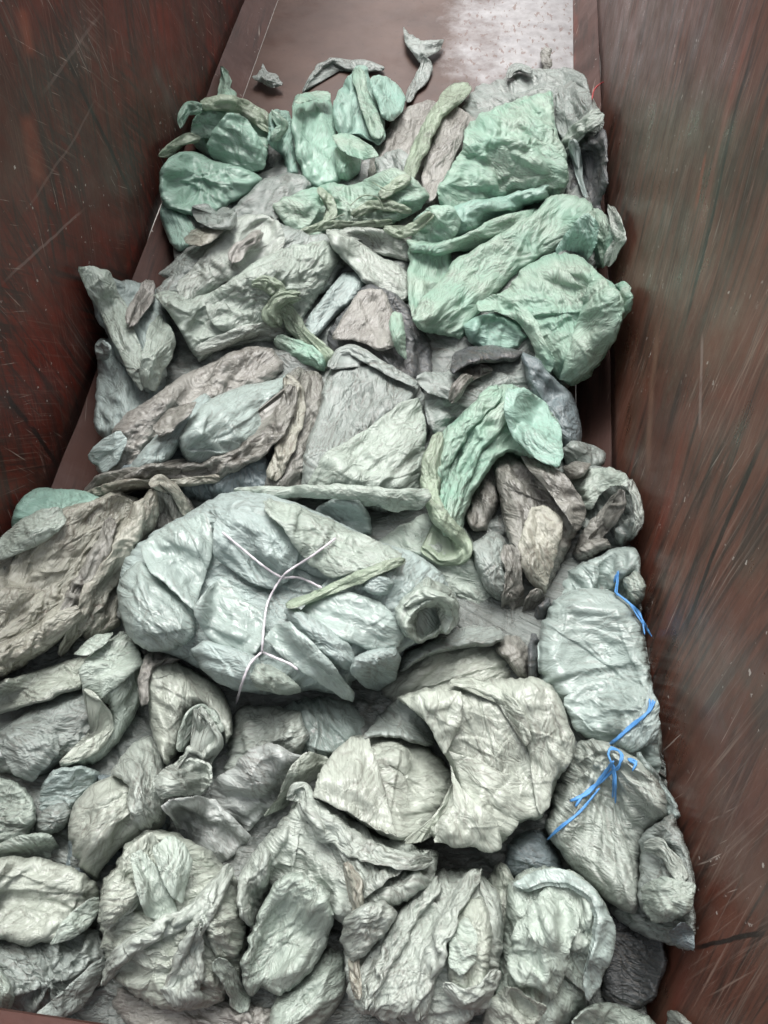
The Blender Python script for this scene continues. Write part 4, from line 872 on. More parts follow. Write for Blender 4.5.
S_('twist', [(300,296,7),(288,296,6),(276,302,7),(270,314,9),(280,326,6)], MAT['y'], T=.4, pl=1.2, parent=e)
S_('twist', [(276,338,8),(290,346,8),(310,356,9),(326,368,6)], MAT['g'], T=.5, pl=1.3, parent=e)

# -- the big green bags at the right
e = thing('green_bag', 'large crumpled mint green bag behind the others at the far right', 'bag', 510, 160)
body('bag_body', [(464,130),(478,116),(504,104),(530,96),(552,90),(554,112),(556,132),(566,150),(570,180),(560,198),(530,204),(500,200),(470,208),(448,216),(436,190),(452,165),(462,150)], MAT['g'], 60, T=.20, lam=32, cr=1.1, parent=e, panels=1)
P_('front_fold', [(436,196),(448,172),(462,148),(492,138),(528,134),(556,146),(568,164),(566,186),(548,190),(520,188),(494,200),(468,212),(446,216)], MAT['g'], 20, closed=False, lam=28, cr=1.2, parent=e)
e = thing('green_bag', 'blue green crumpled fold of film lying across the middle of the big green bags', 'bag', 490, 215)
P_('fold', [(426,232),(440,210),(462,204),(490,198),(520,192),(549,183),(548,198),(530,206),(508,214),(485,228),(462,244),(436,248)], MAT['t'], -18, T=.14, lam=20, cr=1.3, parent=e)
P_('left_end', [(412,222),(430,206),(452,206),(462,222),(450,246),(428,250),(412,244)], MAT['g'], 30, closed=False, lam=14, parent=e)
S_('pale_string', [(384,228,3),(400,234,5),(418,226,6),(432,214,5)], MAT['y'], pl=1.3, parent=e)
e = thing('film_rag', 'ragged pale film fringe hanging between the green sheet and right wall', 'rag', 606, 235)
P_('green_side', [(585,205),(600,210),(614,225),(612,250),(606,268),(590,268),(576,250)], MAT['g'], 80, T=.12, lam=16, parent=e); S_('fringe', [(610,206,3),(616,222,6),(620,240,6),(612,254,5),(606,266,4)], MAT['h'], pl=1.6, parent=e)
e = thing('green_sheet', 'long folded mint green sheet running diagonally down to the left', 'film sheet', 490, 270)
P_('left_panel', [(408,244),(425,240),(450,250),(455,275),(430,300),(418,330),(408,300)], MAT['g'], 90, closed=True, T=.08, lam=26, cr=.5, parent=e)
P_('top_fold', [(406,240),(430,244),(460,236),(500,216),(540,208),(548,220),(520,240),(470,250),(440,256),(410,252)], MAT['g'], -15, T=.07, lam=22, parent=e)
body('sheet', [(412,318),(420,300),(440,282),(455,258),(480,246),(510,228),(535,212),(548,196),(570,194),(590,200),(596,218),(586,236),(566,248),(540,258),(515,276),(492,296),(474,320),(462,341),(448,336),(430,334),(418,330)], MAT['g'], -42, T=.17, lam=36, cr=0.5, pl=1.1, parent=e, panels=0)
P_('inner_flap', [(566,232),(586,212),(598,222),(596,246),(586,262),(568,268),(556,250)], MAT['t'], 80, closed=False, lam=22, cr=.5, parent=e)
e = thing('green_bag', 'dark green crumpled bag tucked beneath the lowest large green bag', 'bag', 495, 330)
body('wrap', [(463,326),(472,318),(490,313),(508,316),(522,324),(528,338),(516,350),(495,354),(478,348),(467,338)], MAT['t'], 10, T=.13, lam=15, cr=1.2, parent=e, panels=0)
e = thing('green_bag', 'lowest large green bag with an ear pointing at the right wall', 'bag', 570, 310)
P_('ear', [(596,272),(612,284),(626,281),(633,292),(630,310),(620,322),(606,318),(596,300)], MAT['g'], -30, T=.12, lam=14, parent=e)
body('bag_body', [(488,298),(505,290),(525,268),(548,254),(570,252),(592,264),(606,278),(620,292),(624,312),(616,340),(602,362),(588,378),(572,386),(556,378),(545,362),(538,342),(520,318),(500,306)], MAT['g'], 60, T=.24, lam=42, cr=0.5, gather=(618,296), pl=0.8, parent=e, panels=1)
P_('front_rim', [(476,302),(495,294),(515,300),(535,318),(545,342),(556,360),(552,374),(538,362),(530,338),(516,320),(498,312),(480,312)], MAT['g'], 45, closed=False, lam=14, parent=e)

# -- middle band
e = thing('film_bundle', 'long pinkish grey pleated bundle between the left wall and the pale leaf shaped bag', 'film bundle', 180, 420)
body('wrap', [(88,458),(104,444),(118,420),(150,400),(180,378),(210,362),(250,346),(272,348),(284,366),(270,384),(235,400),(200,420),(170,450),(140,475),(108,492),(100,475)], MAT['p'], -32, T=.17, lam=22, pl=1.8, parent=e, panels=0)
P_('loose_corner', [(88,458),(100,442),(120,430),(128,440),(118,462),(104,474)], MAT['b'], -40, closed=False, lam=18, cr=.5, parent=e)
e = thing('film_bundle', 'pale leaf shaped bag above the long brown strap, left of centre', 'film bundle', 230, 430)
P_('under_bag', [(118,470),(140,455),(165,430),(190,412),(230,408),(262,420),(262,460),(230,480),(180,482),(130,482)], MAT['k'], -20, T=.12, lam=20, parent=e)
P_('left_wrap', [(120,478),(142,450),(162,430),(182,410),(205,392),(212,402),(196,428),(178,448),(160,470),(140,480)], MAT['b'], -45, T=.12, lam=20, cr=.7, parent=e)
body('leaf_panel', [(178,440),(190,418),(208,400),(235,388),(265,382),(288,374),(296,384),(290,405),(276,430),(252,450),(222,462),(196,468),(182,456)], MAT['S'], -32, T=.16, lam=30, cr=0.3, pl=.8, parent=e, panels=0)
P_('brown_rag', [(152,428),(165,412),(185,404),(198,402),(190,416),(178,424),(172,432),(160,436)], MAT['n'], -20, closed=False, lam=12, parent=e)
tag(P_('film_bundle', [(180,470),(205,480),(245,462),(280,440),(300,440),(300,500),(260,506),(180,500),(150,495)], MAT['k'], 70, T=.09, lam=22, pl=1.4), 'dim blue grey film wedged just beneath the long brown strap', 'film bundle')
e = thing('film_bundle', 'column of dirty pleated film left of the large grey central sheet', 'film bundle', 300, 430)
body('wrap', [(262,492),(270,462),(282,430),(292,400),(282,380),(296,368),(318,372),(328,390),(322,420),(314,450),(306,480),(302,500),(280,502)], MAT['n'], 105, T=.14, lam=16, pl=2.0, cr=.6, parent=e, panels=0)
S_('pleat', [(285,376,7),(298,392,9),(296,420,8),(284,450,8),(272,480,7)], MAT['o'], pl=1.3, parent=e)
e = thing('film_strap', 'long dirty twisted strap of film curving below the pale leaf shaped bag', 'strap', 180, 478)
S_('strap', [(84,498,7),(104,484,9),(135,474,10),(175,476,9),(215,470,10),(250,454,10),(275,432,9),(288,408,8),(292,385,6)], MAT['n'], pl=1.6, T=.7, parent=e)
S_('strap', [(62,520,4),(78,504,6),(95,492,6),(130,484,5),(170,484,4),(220,478,4)], MAT['o'], pl=1.4, parent=e)
e = thing('film_sheet', 'large dull grey sheet with a peaked top edge in the centre of the heap', 'film sheet', 370, 430)
body('sheet', [(300,492),(304,455),(316,420),(324,390),(334,358),(344,346),(362,352),(392,372),(418,384),(428,400),(428,440),(426,480),(410,506),(380,512),(340,500)], MAT['m'], 110, T=.17, lam=38, cr=1.0, pl=.6, parent=e, panels=0)
P_('front_panel', [(306,484),(326,456),(352,438),(380,420),(402,402),(420,398),(426,430),(426,470),(416,498),(390,508),(350,500),(318,498)], MAT['w'], -35, closed=False, lam=36, cr=0.7, pl=.4, bw=.6, parent=e)
S_('rolled_edge', [(330,368,6),(338,352,4),(350,348,5),(368,358,5),(392,372,5),(418,384,3)], MAT['m'], pl=1.2, T=.35, parent=e)
e = thing('film_sheet', 'flat grey film sheet with a curled collar behind the green drape', 'film sheet', 480, 390)
P_('sheet', [(424,384),(445,372),(470,362),(500,358),(520,352),(534,362),(540,384),(524,410),(500,430),(470,448),(440,450),(426,420)], MAT['m'], -15, T=.11, lam=34, cr=.6, pl=.8, parent=e)
P_('left_corner', [(415,378),(432,370),(450,374),(462,384),(455,400),(440,396),(425,392)], MAT['m'], 20, closed=False, lam=22, cr=.5, parent=e)
S_('collar', [(450,402,4),(458,388,6),(470,374,7),(484,368,6),(492,372,4)], MAT['n'], pl=1.3, T=.8, parent=e)
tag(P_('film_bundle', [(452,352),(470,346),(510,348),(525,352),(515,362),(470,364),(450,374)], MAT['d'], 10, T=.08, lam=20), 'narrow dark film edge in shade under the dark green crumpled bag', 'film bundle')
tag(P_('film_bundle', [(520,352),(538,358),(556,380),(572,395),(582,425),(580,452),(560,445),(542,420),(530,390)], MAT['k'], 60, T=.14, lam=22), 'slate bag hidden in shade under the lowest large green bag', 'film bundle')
tag(P_('film_bundle', [(560,450),(572,440),(590,444),(606,452),(604,466),(585,472),(566,466)], MAT['m'], 40, T=.08, lam=12), 'small grey tuft of film on the dark floor by the right wall', 'film bundle')

e = thing('film_bundle', 'grey and brown twisted bundle against the right wall beside the dark peaked bag', 'film bundle', 605, 500)
body('wrap', [(556,470),(572,464),(600,466),(622,472),(636,488),(642,508),(641,530),(625,548),(606,550),(592,566),(572,562),(575,530),(585,505),(575,485)], MAT['m'], 60, T=.16, lam=18, pl=1.3, parent=e, panels=0)
P_('cover_flap', [(568,482),(580,470),(604,466),(626,474),(630,486),(612,486),(600,495),(590,510),(578,500)], MAT['w'], -25, closed=False, lam=18, parent=e)
S_('brown_pleats', [(622,490,5),(614,510,10),(600,526,10),(586,545,9),(575,558,6)], MAT['n'], pl=1.7, parent=e)
S_('pale_edge', [(630,480,4),(637,500,5),(640,520,5),(634,536,4)], MAT['h'], parent=e)
P_('dark_knot', [(562,468),(575,460),(592,464),(584,476),(570,480)], MAT['n'], 10, T=.05, lam=9, parent=e)
P_('rag', [(572,552),(586,540),(606,538),(612,548),(596,556),(590,566),(578,562)], MAT['n'], 0, T=.06, lam=9, cr=1.4, parent=e)
e = thing('film_bundle', 'smooth blue grey film neck at the top of the bulging bale by the right wall', 'film bundle', 600, 580)
body('wrap', [(550,596),(556,578),(572,566),(590,560),(612,548),(634,548),(641,560),(640,578),(644,600),(630,612),(590,610),(560,606)], MAT['S'], 10, T=.15, lam=26, pl=1.2, cr=.5, gather=(600,606), parent=e, panels=0)
P_('ragged_edge', [(622,580),(636,570),(646,584),(644,600),(634,606),(628,596)], MAT['w'], 40, T=.05, lam=10, parent=e)
tag(P_('film_bundle', [(375,545),(395,528),(420,515),(445,512),(470,530),(485,560),(500,590),(490,612),(465,605),(440,585),(410,570)], MAT['w'], 25, T=.15, lam=36, cr=.6), 'smooth pale bag partly hidden under the tail of the green drape', 'film bundle')
tag(P_('film_bundle', [(308,520),(318,506),(340,496),(358,500),(370,514),(372,532),(356,540),(330,536)], MAT['b'], 15, T=.12, lam=20, cr=.5), 'small round pale bag peeking out above the large corded bale', 'film bundle')
e = thing('film_bundle', 'twisted dark peaked bag below the green drape, right of centre', 'film bundle', 530, 520)
P_('left_side', [(470,500),(478,476),(492,460),(505,470),(500,505),(490,530),(475,532),(466,518)], MAT['n'], 70, T=.13, lam=16, pl=1.5, parent=e)
body('lower_left', [(470,545),(490,532),(515,540),(530,565),(522,600),(508,605),(490,596),(476,570)], MAT['m'], 60, T=.15, lam=20, parent=e, panels=0)
body('bag_body', [(492,462),(502,453),(520,454),(545,460),(566,478),(582,500),(585,514),(572,540),(558,570),(546,594),(530,580),(515,560),(505,530),(500,500)], MAT['n'], 55, T=.22, lam=34, cr=1.0, pl=1.0, gather=(505,458), parent=e, panels=1)
P_('front_panel', [(515,560),(522,530),(530,508),(545,505),(562,520),(560,545),(552,572),(546,594),(532,582)], MAT['o'], 60, closed=False, lam=26, cr=.6, parent=e)
P_('dark_lid', [(520,455),(545,460),(566,477),(583,500),(586,514),(578,532),(562,510),(545,486),(530,470)], MAT['n'], 48, closed=False, lam=16, pl=1.6, cr=.4, parent=e)
S_('hanging_pleats', [(508,545,8),(514,570,9),(512,598,10),(506,618,7),(502,632,5)], MAT['n'], pl=1.6, parent=e)
S_('hanging_pleats', [(540,590,6),(533,606,8),(526,622,6),(524,640,4)], MAT['n'], pl=1.4, parent=e)
e = thing('green_drape', 'bright green film drape arching over the dark bag with a hanging tail', 'film drape', 490, 430)
P_('arch', [(428,470),(432,448),(445,430),(462,414),(480,398),(500,384),(520,386),(542,402),(560,424),(563,448),(560,468),(548,464),(530,456),(508,452),(492,466),(478,485),(466,510),(458,540),(440,530),(428,500)], MAT['g'], -55, T=.22, lam=22, pl=1.6, cr=.6, parent=e)
for st in ([(500,388,8),(478,410,10),(456,436,9),(444,462,8),(436,495,8),(440,525,6)], [(520,392,8),(496,420,10),(476,446,9),(462,476,8),(452,508,7),(446,536,5)], [(440,432,5),(430,460,7),(428,490,8),(438,516,8),(456,532,8),(466,548,7),(460,560,6),(440,562,5),(422,548,4)]): S_('pleat', st, MAT['y' if st[0][0] == 440 else 'g'], T=.6, pl=1.2, parent=e)
P_('right_panel', [(505,388),(524,388),(545,404),(561,426),(563,450),(560,468),(545,463),(528,452),(515,440),(505,415)], MAT['t'], 40, closed=False, lam=30, cr=.7, parent=e)

tag(P_('film_strip', [(232,488),(262,486),(300,486),(345,484),(395,490),(428,488),(432,498),(420,510),(395,512),(368,500),(335,500),(300,498),(265,500),(240,498)], MAT['w'], 2, closed=False, T=.04, lam=22, cr=.8), 'pale strip of film lying along the top of the corded bale', 'film strip')
S_SM = [(380,520,4),(398,516,6),(418,512,6),(432,508,3)]

# -- the left group
tag(P_('teal_bag', [(11,524),(14,508),(26,494),(42,487),(64,490),(90,492),(104,500),(100,516),(60,522),(30,530),(14,534)], MAT['t'], -10, T=.12, lam=24, cr=.6, pl=.7), 'teal bag showing behind the big dirty film wing at the left wall', 'bag')
e = thing('film_bundle', 'big dirty film wing spread across the left edge of the heap', 'film bundle', 60, 570)
body('wrap', [(-60,610),(-40,565),(0,540),(20,524),(50,512),(88,502),(118,492),(140,500),(130,528),(105,560),(78,600),(40,640),(0,668),(-40,690),(-70,660)], MAT['o'], -38, T=.20, lam=40, pl=1.0, cr=.9, parent=e, panels=1)
P_('top_crumple', [(-10,548),(18,522),(40,510),(62,508),(66,522),(48,540),(20,552),(0,560)], MAT['w'], -25, closed=False, lam=14, cr=1.4, parent=e)
S_('fold', [(120,520,7),(90,556,9),(60,592,8),(24,625,8),(-20,655,8)], MAT['o'], pl=1.2, parent=e)
e = thing('film_bundle', 'pleated tan film twist running down to the left beside the corded bale', 'film bundle', 120, 560)
P_('back', [(150,490),(168,482),(190,500),(200,520),(180,540),(150,548),(140,520)], MAT['n'], 70, T=.11, lam=15, pl=1.5, parent=e)
body('wrap', [(148,490),(158,486),(160,505),(156,530),(140,550),(128,580),(120,606),(122,624),(98,640),(70,632),(50,650),(20,668),(-20,690),(-30,668),(0,645),(35,625),(62,600),(85,570),(108,540),(130,510)], MAT['o'], -50, T=.15, lam=24, pl=1.7, cr=.8, parent=e, panels=0)
S_('dark_pleat', [(112,518,5),(104,545,8),(88,575,8),(70,602,8),(60,618,5)], MAT['n'], pl=1.6, parent=e)
S_('tail', [(146,500,8),(136,530,11),(116,565,12),(92,600,12),(74,632,8),(60,655,5)], MAT['o'], pl=1.5, parent=e)
S_('tail', [(80,610,10),(50,632,11),(18,652,10),(-20,680,9)], MAT['o'], pl=1.7, parent=e)
S_('top_strap', [(150,486,4),(160,478,5),(175,490,6),(186,510,5),(190,520,3)], MAT['o'], pl=1, parent=e)

e = thing('film_bundle', 'dark grey crumpled film inside the opening of the rolled bag at the left edge', 'film bundle', 50, 730)
body('wrap', [(-20,745),(0,730),(20,715),(40,700),(75,690),(105,690),(112,712),(95,745),(65,760),(40,778),(15,775),(-20,770)], MAT['m'], -10, T=.13, lam=24, cr=1.4, pl=1.3, parent=e, panels=0)
P_('front_flap', [(0,750),(12,738),(30,733),(58,734),(60,752),(46,768),(30,782),(14,772)], MAT['m'], 20, closed=False, lam=18, parent=e)
e = thing('film_bundle', 'rolled pale bag with open end and an arm reaching the left edge', 'film bundle', 100, 690)
P_('arm', [(-40,700),(-20,688),(20,676),(60,664),(90,655),(96,672),(80,690),(50,700),(0,714),(-40,722)], MAT['c'], -14, T=.11, lam=24, pl=1.1, cr=.6, parent=e)
body('roll', [(78,668),(95,650),(112,638),(128,632),(138,644),(144,664),(144,692),(134,720),(116,746),(98,762),(80,767),(62,760),(78,748),(100,735),(112,722),(110,706),(96,694),(82,690)], MAT['w'], 100, T=.20, lam=36, pl=.9, cr=0.5, parent=e, panels=1)
S_('open_rim', [(84,690,4),(98,702,4),(108,716,5),(110,730,5),(96,746,6),(76,758,5),(60,764,4)], MAT['c'], pl=.8, parent=e)
P_('top_fold', [(72,655),(92,636),(116,632),(104,646),(88,655)], MAT['w'], -15, closed=False, lam=14, parent=e)
e = thing('film_bundle', 'bluish grey bag end low at the left, under the rolled pale bag', 'film bundle', 60, 800)
P_('wrap', [(34,806),(42,785),(55,768),(85,765),(100,772),(98,786),(80,800),(68,826),(52,834),(38,826)], MAT['b'], -25, T=.12, lam=20, cr=.6, parent=e)
P_('knot', [(36,818),(48,806),(66,802),(72,812),(64,830),(46,836),(36,830)], MAT['m'], -20, T=.06, lam=10, parent=e)
tag(P_('film_bundle', [(-30,785),(0,778),(22,785),(34,800),(36,822),(26,840),(0,845),(-30,850)], MAT['w'], -15, T=.14, lam=16, cr=1.3), 'wrinkled grey green bag at the left edge beside the bluish bag end', 'film bundle')
tag(P_('film_strip', [(-10,848),(10,838),(30,834),(50,834),(62,850),(72,864),(50,862),(20,858),(0,864)], MAT['g' if 0 else 'w'], 10, closed=False, T=.05, lam=20, cr=.8), 'thin folded pale edge of film above the swirled bag at the lower left', 'film strip')

# -- lower centre
tag(P_('film_bundle', [(380,690),(400,662),(430,645),(470,640),(500,640),(520,650),(528,676),(510,700),(450,712),(400,712)], MAT['C'], -20, T=.16, lam=26, pl=1.1, cr=0.3), 'domed cream bag just behind the big creased cream sheet', 'film bundle')
tag(P_('film_bundle', [(494,648),(508,634),(522,634),(532,650),(536,672),(526,686),(514,670)], MAT['n'], 60, T=.09, lam=10, pl=1.6), 'gathered dirty film neck right of the domed cream bag', 'film bundle')
tag(P_('film_bundle', [(400,655),(430,640),(470,622),(500,625),(505,640),(470,648),(430,655),(400,672)], MAT['m'], -12, T=.09, lam=14, pl=1.6), 'flattened grey roll in the gap right of the open mouth of the corded bale', 'film bundle')
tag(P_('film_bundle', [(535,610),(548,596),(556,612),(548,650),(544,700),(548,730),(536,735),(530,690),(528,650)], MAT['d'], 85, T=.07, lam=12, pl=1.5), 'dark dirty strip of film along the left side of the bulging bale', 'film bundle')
e = thing('film_bale', 'bulging smooth pale green bale standing by the right wall with blue ties', 'bale', 600, 680)
body('bale_body', [(538,650),(541,625),(550,604),(566,592),(590,588),(614,592),(632,604),(642,628),(648,660),(654,690),(658,720),(662,750),(660,772),(640,764),(610,750),(585,738),(564,722),(548,700),(540,678)], MAT['S'], 5, T=.26, lam=40, pl=0.7, cr=0.3, parent=e, panels=0)
P_('lower_fold', [(562,700),(585,682),(620,678),(650,690),(658,725),(662,772),(640,764),(610,750),(580,738)], MAT['S'], 15, closed=False, lam=22, cr=1.3, pl=1.2, parent=e)
P_('pointed_flap', [(650,684),(658,700),(660,730),(650,745),(632,752),(614,748),(630,730),(644,706)], MAT['b'], 110, closed=False, lam=14, cr=.5, parent=e)
C_('blue_tie', [(616,594),(630,604),(640,616),(648,634)], .006, BLUE, parent=e); C_('blue_tie', [(606,748),(618,738),(634,724),(648,712),(654,704)], .007, BLUE, parent=e); C_('blue_tie', [(614,582),(618,572),(615,592)], .004, BLUE, parent=e)

tag(P_('film_bundle', [(60,880),(68,836),(76,808),(96,788),(100,775),(130,780),(165,790),(170,830),(140,850),(110,868),(98,884),(80,890)], MAT['k'], 60, T=.10, lam=30), 'shaded grey film under the smooth drooping bag at the lower left', 'film bundle')
e = thing('film_bundle', 'smooth drooping grey bag gathered toward the twisted knot at lower left', 'film bundle', 110, 820)
body('bag_body', [(66,828),(72,804),(90,785),(112,774),(135,765),(160,775),(170,800),(166,826),(145,838),(122,848),(104,862),(98,884),(84,872),(72,852)], MAT['C'], -50, T=.20, lam=44, pl=.9, cr=0.25, gather=(165,770), parent=e, panels=0)
P_('pleated_neck', [(110,772),(128,748),(145,736),(160,742),(166,770),(165,800),(160,822),(148,832),(134,824),(126,800),(128,785)], MAT['h'], 70, T=.12, lam=18, pl=1.5, parent=e)
e = thing('film_bundle', 'streaked pale sheet bundle with a glossy bulge in the lower centre', 'film bundle', 280, 770)
P_('glossy_bulge', [(270,712),(300,700),(325,696),(350,700),(368,722),(372,740),(350,758),(325,775),(300,770),(280,740)], MAT['S'], 60, T=.14, lam=34, cr=0.2, parent=e)
body('left_part', [(232,720),(240,708),(270,704),(300,712),(310,735),(300,760),(270,775),(240,790),(222,775)], MAT['h'], -20, T=.14, lam=26, parent=e, panels=0)
P_('streaked_sheet', [(208,800),(214,780),(232,768),(250,748),(272,742),(300,756),(306,752),(296,772),(280,794),(266,815),(248,832),(236,822),(220,812)], MAT['H'], 30, closed=False, T=.06, lam=26, pl=1.1, cr=0.3, parent=e)
P_('folded_edge', [(275,800),(290,770),(306,752),(330,756),(322,775),(300,792),(285,808),(262,818)], MAT['c'], -45, closed=False, lam=20, cr=.7, parent=e)
e = thing('hooded_bag', 'pale hood shaped bag with a twisted tail coming out of its mouth', 'bag', 190, 700)
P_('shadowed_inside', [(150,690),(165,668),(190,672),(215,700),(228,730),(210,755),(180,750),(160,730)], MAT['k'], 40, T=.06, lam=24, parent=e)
P_('hood', [(146,672),(152,660),(166,656),(185,664),(206,676),(222,692),(232,712),(234,734),(226,745),(218,728),(208,712),(196,708),(186,716),(182,736),(176,756),(166,766),(156,745),(149,710)], MAT['C'], 60, T=.20, lam=34, pl=.7, cr=0.3, parent=e)
S_('rim', [(182,752,5),(183,734,5),(188,718,5),(200,708,5),(212,714,5),(222,732,5)], MAT['w'], pl=.6, parent=e)
S_('collar', [(144,705,4),(142,680,5),(150,660,6),(165,652,5),(185,656,3)], MAT['p'], pl=1.4, parent=e)
S_('twisted_tail', [(198,708,6),(203,722,8),(210,738,11),(205,752,13),(192,768,15),(178,784,14),(160,788,8)], MAT['h'], pl=1.7, T=.8, parent=e)
P_('tail_frill', [(152,782),(168,764),(195,758),(212,765),(212,785),(200,796),(178,796),(162,800)], MAT['h'], 10, closed=False, lam=14, pl=1.5, parent=e)
e = thing('film_slab', 'flat stiff pleated flap of silvery film pointing down below the hooded bag', 'film strip', 205, 830)
P_('slab', [(162,806),(170,800),(195,796),(214,800),(232,818),(249,836),(246,844),(230,858),(213,869),(196,852),(178,830)], MAT['H'], 45, closed=False, T=.04, lam=18, pl=1.2, cr=.25, sm=0, ra=.3, parent=e)

# -- the corded bale in the middle
e = thing('film_bale', 'large pale blue green bale tied with white cord in the middle', 'bale', 280, 600)
body('bale_body', [(118,590),(122,565),(138,545),(160,528),(190,512),(215,498),(245,492),(280,496),(312,508),(345,524),(378,540),(404,548),(430,562),(448,580),(456,600),(440,630),(410,648),(395,662),(352,680),(350,696),(300,690),(262,694),(232,690),(200,668),(160,652),(135,645),(122,620)], MAT['b'], 15, T=.30, lam=50, cr=0.5, pl=.8, parent=e, panels=1)
P_('round_end', [(117,592),(124,572),(140,560),(158,578),(172,596),(190,604),(196,625),(192,640),(175,650),(150,652),(132,640),(120,618)], MAT['S'], 40, T=.09, lam=28, cr=0.3, pl=1.0, parent=e)
P_('top_band', [(140,548),(155,532),(180,520),(205,513),(212,530),(213,548),(204,580),(195,612),(182,600),(165,584),(150,572)], MAT['S'], 60, closed=False, lam=28, cr=0.25, bw=1.2, parent=e)
P_('centre_panel', [(214,520),(235,508),(262,515),(285,530),(300,552),(290,580),(270,590),(245,580),(225,565),(212,555)], MAT['b'], 40, closed=False, lam=24, cr=1.2, parent=e)
P_('upper_panel', [(262,498),(300,506),(340,524),(372,540),(402,552),(398,566),(360,572),(330,578),(305,560),(285,530),(266,514)], MAT['w'], 20, closed=False, lam=18, cr=1.2, parent=e)
P_('lower_panel', [(194,610),(206,590),(225,578),(245,600),(262,612),(264,640),(255,655),(235,652),(210,640)], MAT['S'], 35, closed=False, lam=30, cr=0.3, parent=e)
P_('under_bulge', [(190,650),(205,640),(235,648),(262,660),(262,690),(240,692),(218,684),(200,668)], MAT['b'], 15, T=.07, lam=24, cr=.9, parent=e)
P_('right_panel', [(300,612),(320,596),(350,592),(378,602),(396,618),(404,636),(398,648),(370,650),(345,640),(320,628)], MAT['S'], 20, closed=False, lam=26, cr=0.4, pl=1.2, parent=e)
P_('crinkled_side', [(285,610),(300,608),(325,625),(350,645),(358,662),(350,672),(330,660),(305,640),(290,625)], MAT['b'], 35, T=.05, lam=12, pl=1.5, parent=e)
P_('pointed_strap', [(264,640),(276,624),(290,622),(312,642),(335,668),(354,692),(352,700),(342,698),(318,682),(288,660)], MAT['S'], 42, closed=False, lam=22, cr=0.2, pl=.6, sm=0, parent=e)
P_('side_bulge', [(352,660),(368,650),(395,648),(400,660),(396,680),(380,690),(362,686),(350,672)], MAT['b'], 10, T=.07, lam=18, parent=e)
P_('shell_fold', [(250,676),(256,664),(270,664),(288,676),(302,690),(290,696),(272,692),(256,690)], MAT['w'], 25, T=.05, lam=10, pl=1.4, parent=e)
P_('small_fold', [(360,588),(370,574),(385,574),(394,582),(388,594),(376,596)], MAT['b'], 20, T=.04, lam=10, cr=1.4, parent=e)
P_('open_mouth', [(394,610),(404,596),(412,590),(424,578),(440,582),(452,588),(461,607),(452,616),(450,632),(434,638),(420,644),(402,634)], MAT['w'], 60, T=.10, lam=14, pl=1.0, cr=.8, dents=((428,621,17,11,-50,.14),), parent=e)
S_('mouth_rim', [(404,606,3),(412,598,5),(426,592,6),(442,596,4),(454,606,4),(456,620,4),(446,634,3)], MAT['w'], pl=1.2, T=.7, parent=e)
S_('green_strip', [(286,606,3),(305,600,5),(330,590,5),(358,578,6),(385,566,5),(405,560,3)], MAT['y'], T=.25, pl=.8, parent=e)
for pts in ([(336,538),(312,556),(290,570),(280,580),(268,602),(264,625),(262,652)], [(222,532),(246,552),(266,568),(282,578)], [(282,578),(300,578),(322,588)], [(262,652),(250,664),(242,684),(236,704)], [(262,652),(276,658),(290,664),(298,670)]): C_('white_cord', pts, .0055, CORD, parent=e)

# -- the front
tag(P_('film_bundle', [(502,868),(510,842),(526,828),(545,832),(556,852),(566,872),(540,878),(515,880)], MAT['k'], 10, T=.13, lam=22, cr=.5), 'dark bluish hood of film in the gap left of the blue tied bale', 'film bundle')
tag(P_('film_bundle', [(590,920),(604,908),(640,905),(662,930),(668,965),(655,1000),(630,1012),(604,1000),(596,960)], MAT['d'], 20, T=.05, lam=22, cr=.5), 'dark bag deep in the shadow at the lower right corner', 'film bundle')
e = thing('film_bale', 'chalky white bale tied with a blue bow low against the right wall', 'bale', 610, 830)
P_('under_wrap', [(600,890),(630,885),(670,880),(692,900),(696,930),(690,952),(668,944),(640,934),(612,915)], MAT['m'], 15, T=.10, lam=20, parent=e)
P_('back_fold', [(636,750),(656,772),(672,796),(680,815),(672,826),(650,800),(632,775)], MAT['b'], 55, T=.08, lam=18, parent=e)
body('bale_body', [(544,826),(552,795),(562,765),(574,744),(590,738),(615,746),(640,760),(660,782),(668,806),(662,822),(648,836),(640,860),(640,890),(636,916),(618,908),(592,892),(572,866),(556,846)], MAT['h'], 45, T=.26, lam=40, pl=1.3, cr=0.35, gather=(600,750), parent=e, panels=0)
P_('folded_end', [(640,836),(655,824),(672,812),(680,830),(690,855),(696,880),(690,905),(672,918),(650,920),(638,905),(640,870)], MAT['m'], 30, T=.12, lam=22, cr=1.2, parent=e)
S_('curled_fold', [(644,846,6),(660,846,8),(670,858,9),(680,872,8),(682,884,5)], MAT['h'], pl=.8, parent=e)
P_('end_flap', [(642,885),(660,876),(682,882),(696,884),(692,908),(676,920),(652,922),(642,908)], MAT['w'], 15, closed=False, lam=16, parent=e)
P_('corner', [(668,930),(682,922),(694,930),(695,950),(684,946),(672,942)], MAT['k'], 20, closed=False, lam=12, parent=e)
for pts, r in (([(612,762),(600,780),(586,792),(572,802)], .008), ([(612,762),(614,778),(614,800)], .006), ([(612,762),(608,754),(612,748),(620,754),(618,766),(612,772),(600,782),(576,800)], .006), ([(628,760),(636,764),(634,768)], .008), ([(600,790),(580,812),(562,826),(548,838)], .005)): C_('blue_tie', pts, r, BLUE, parent=e)

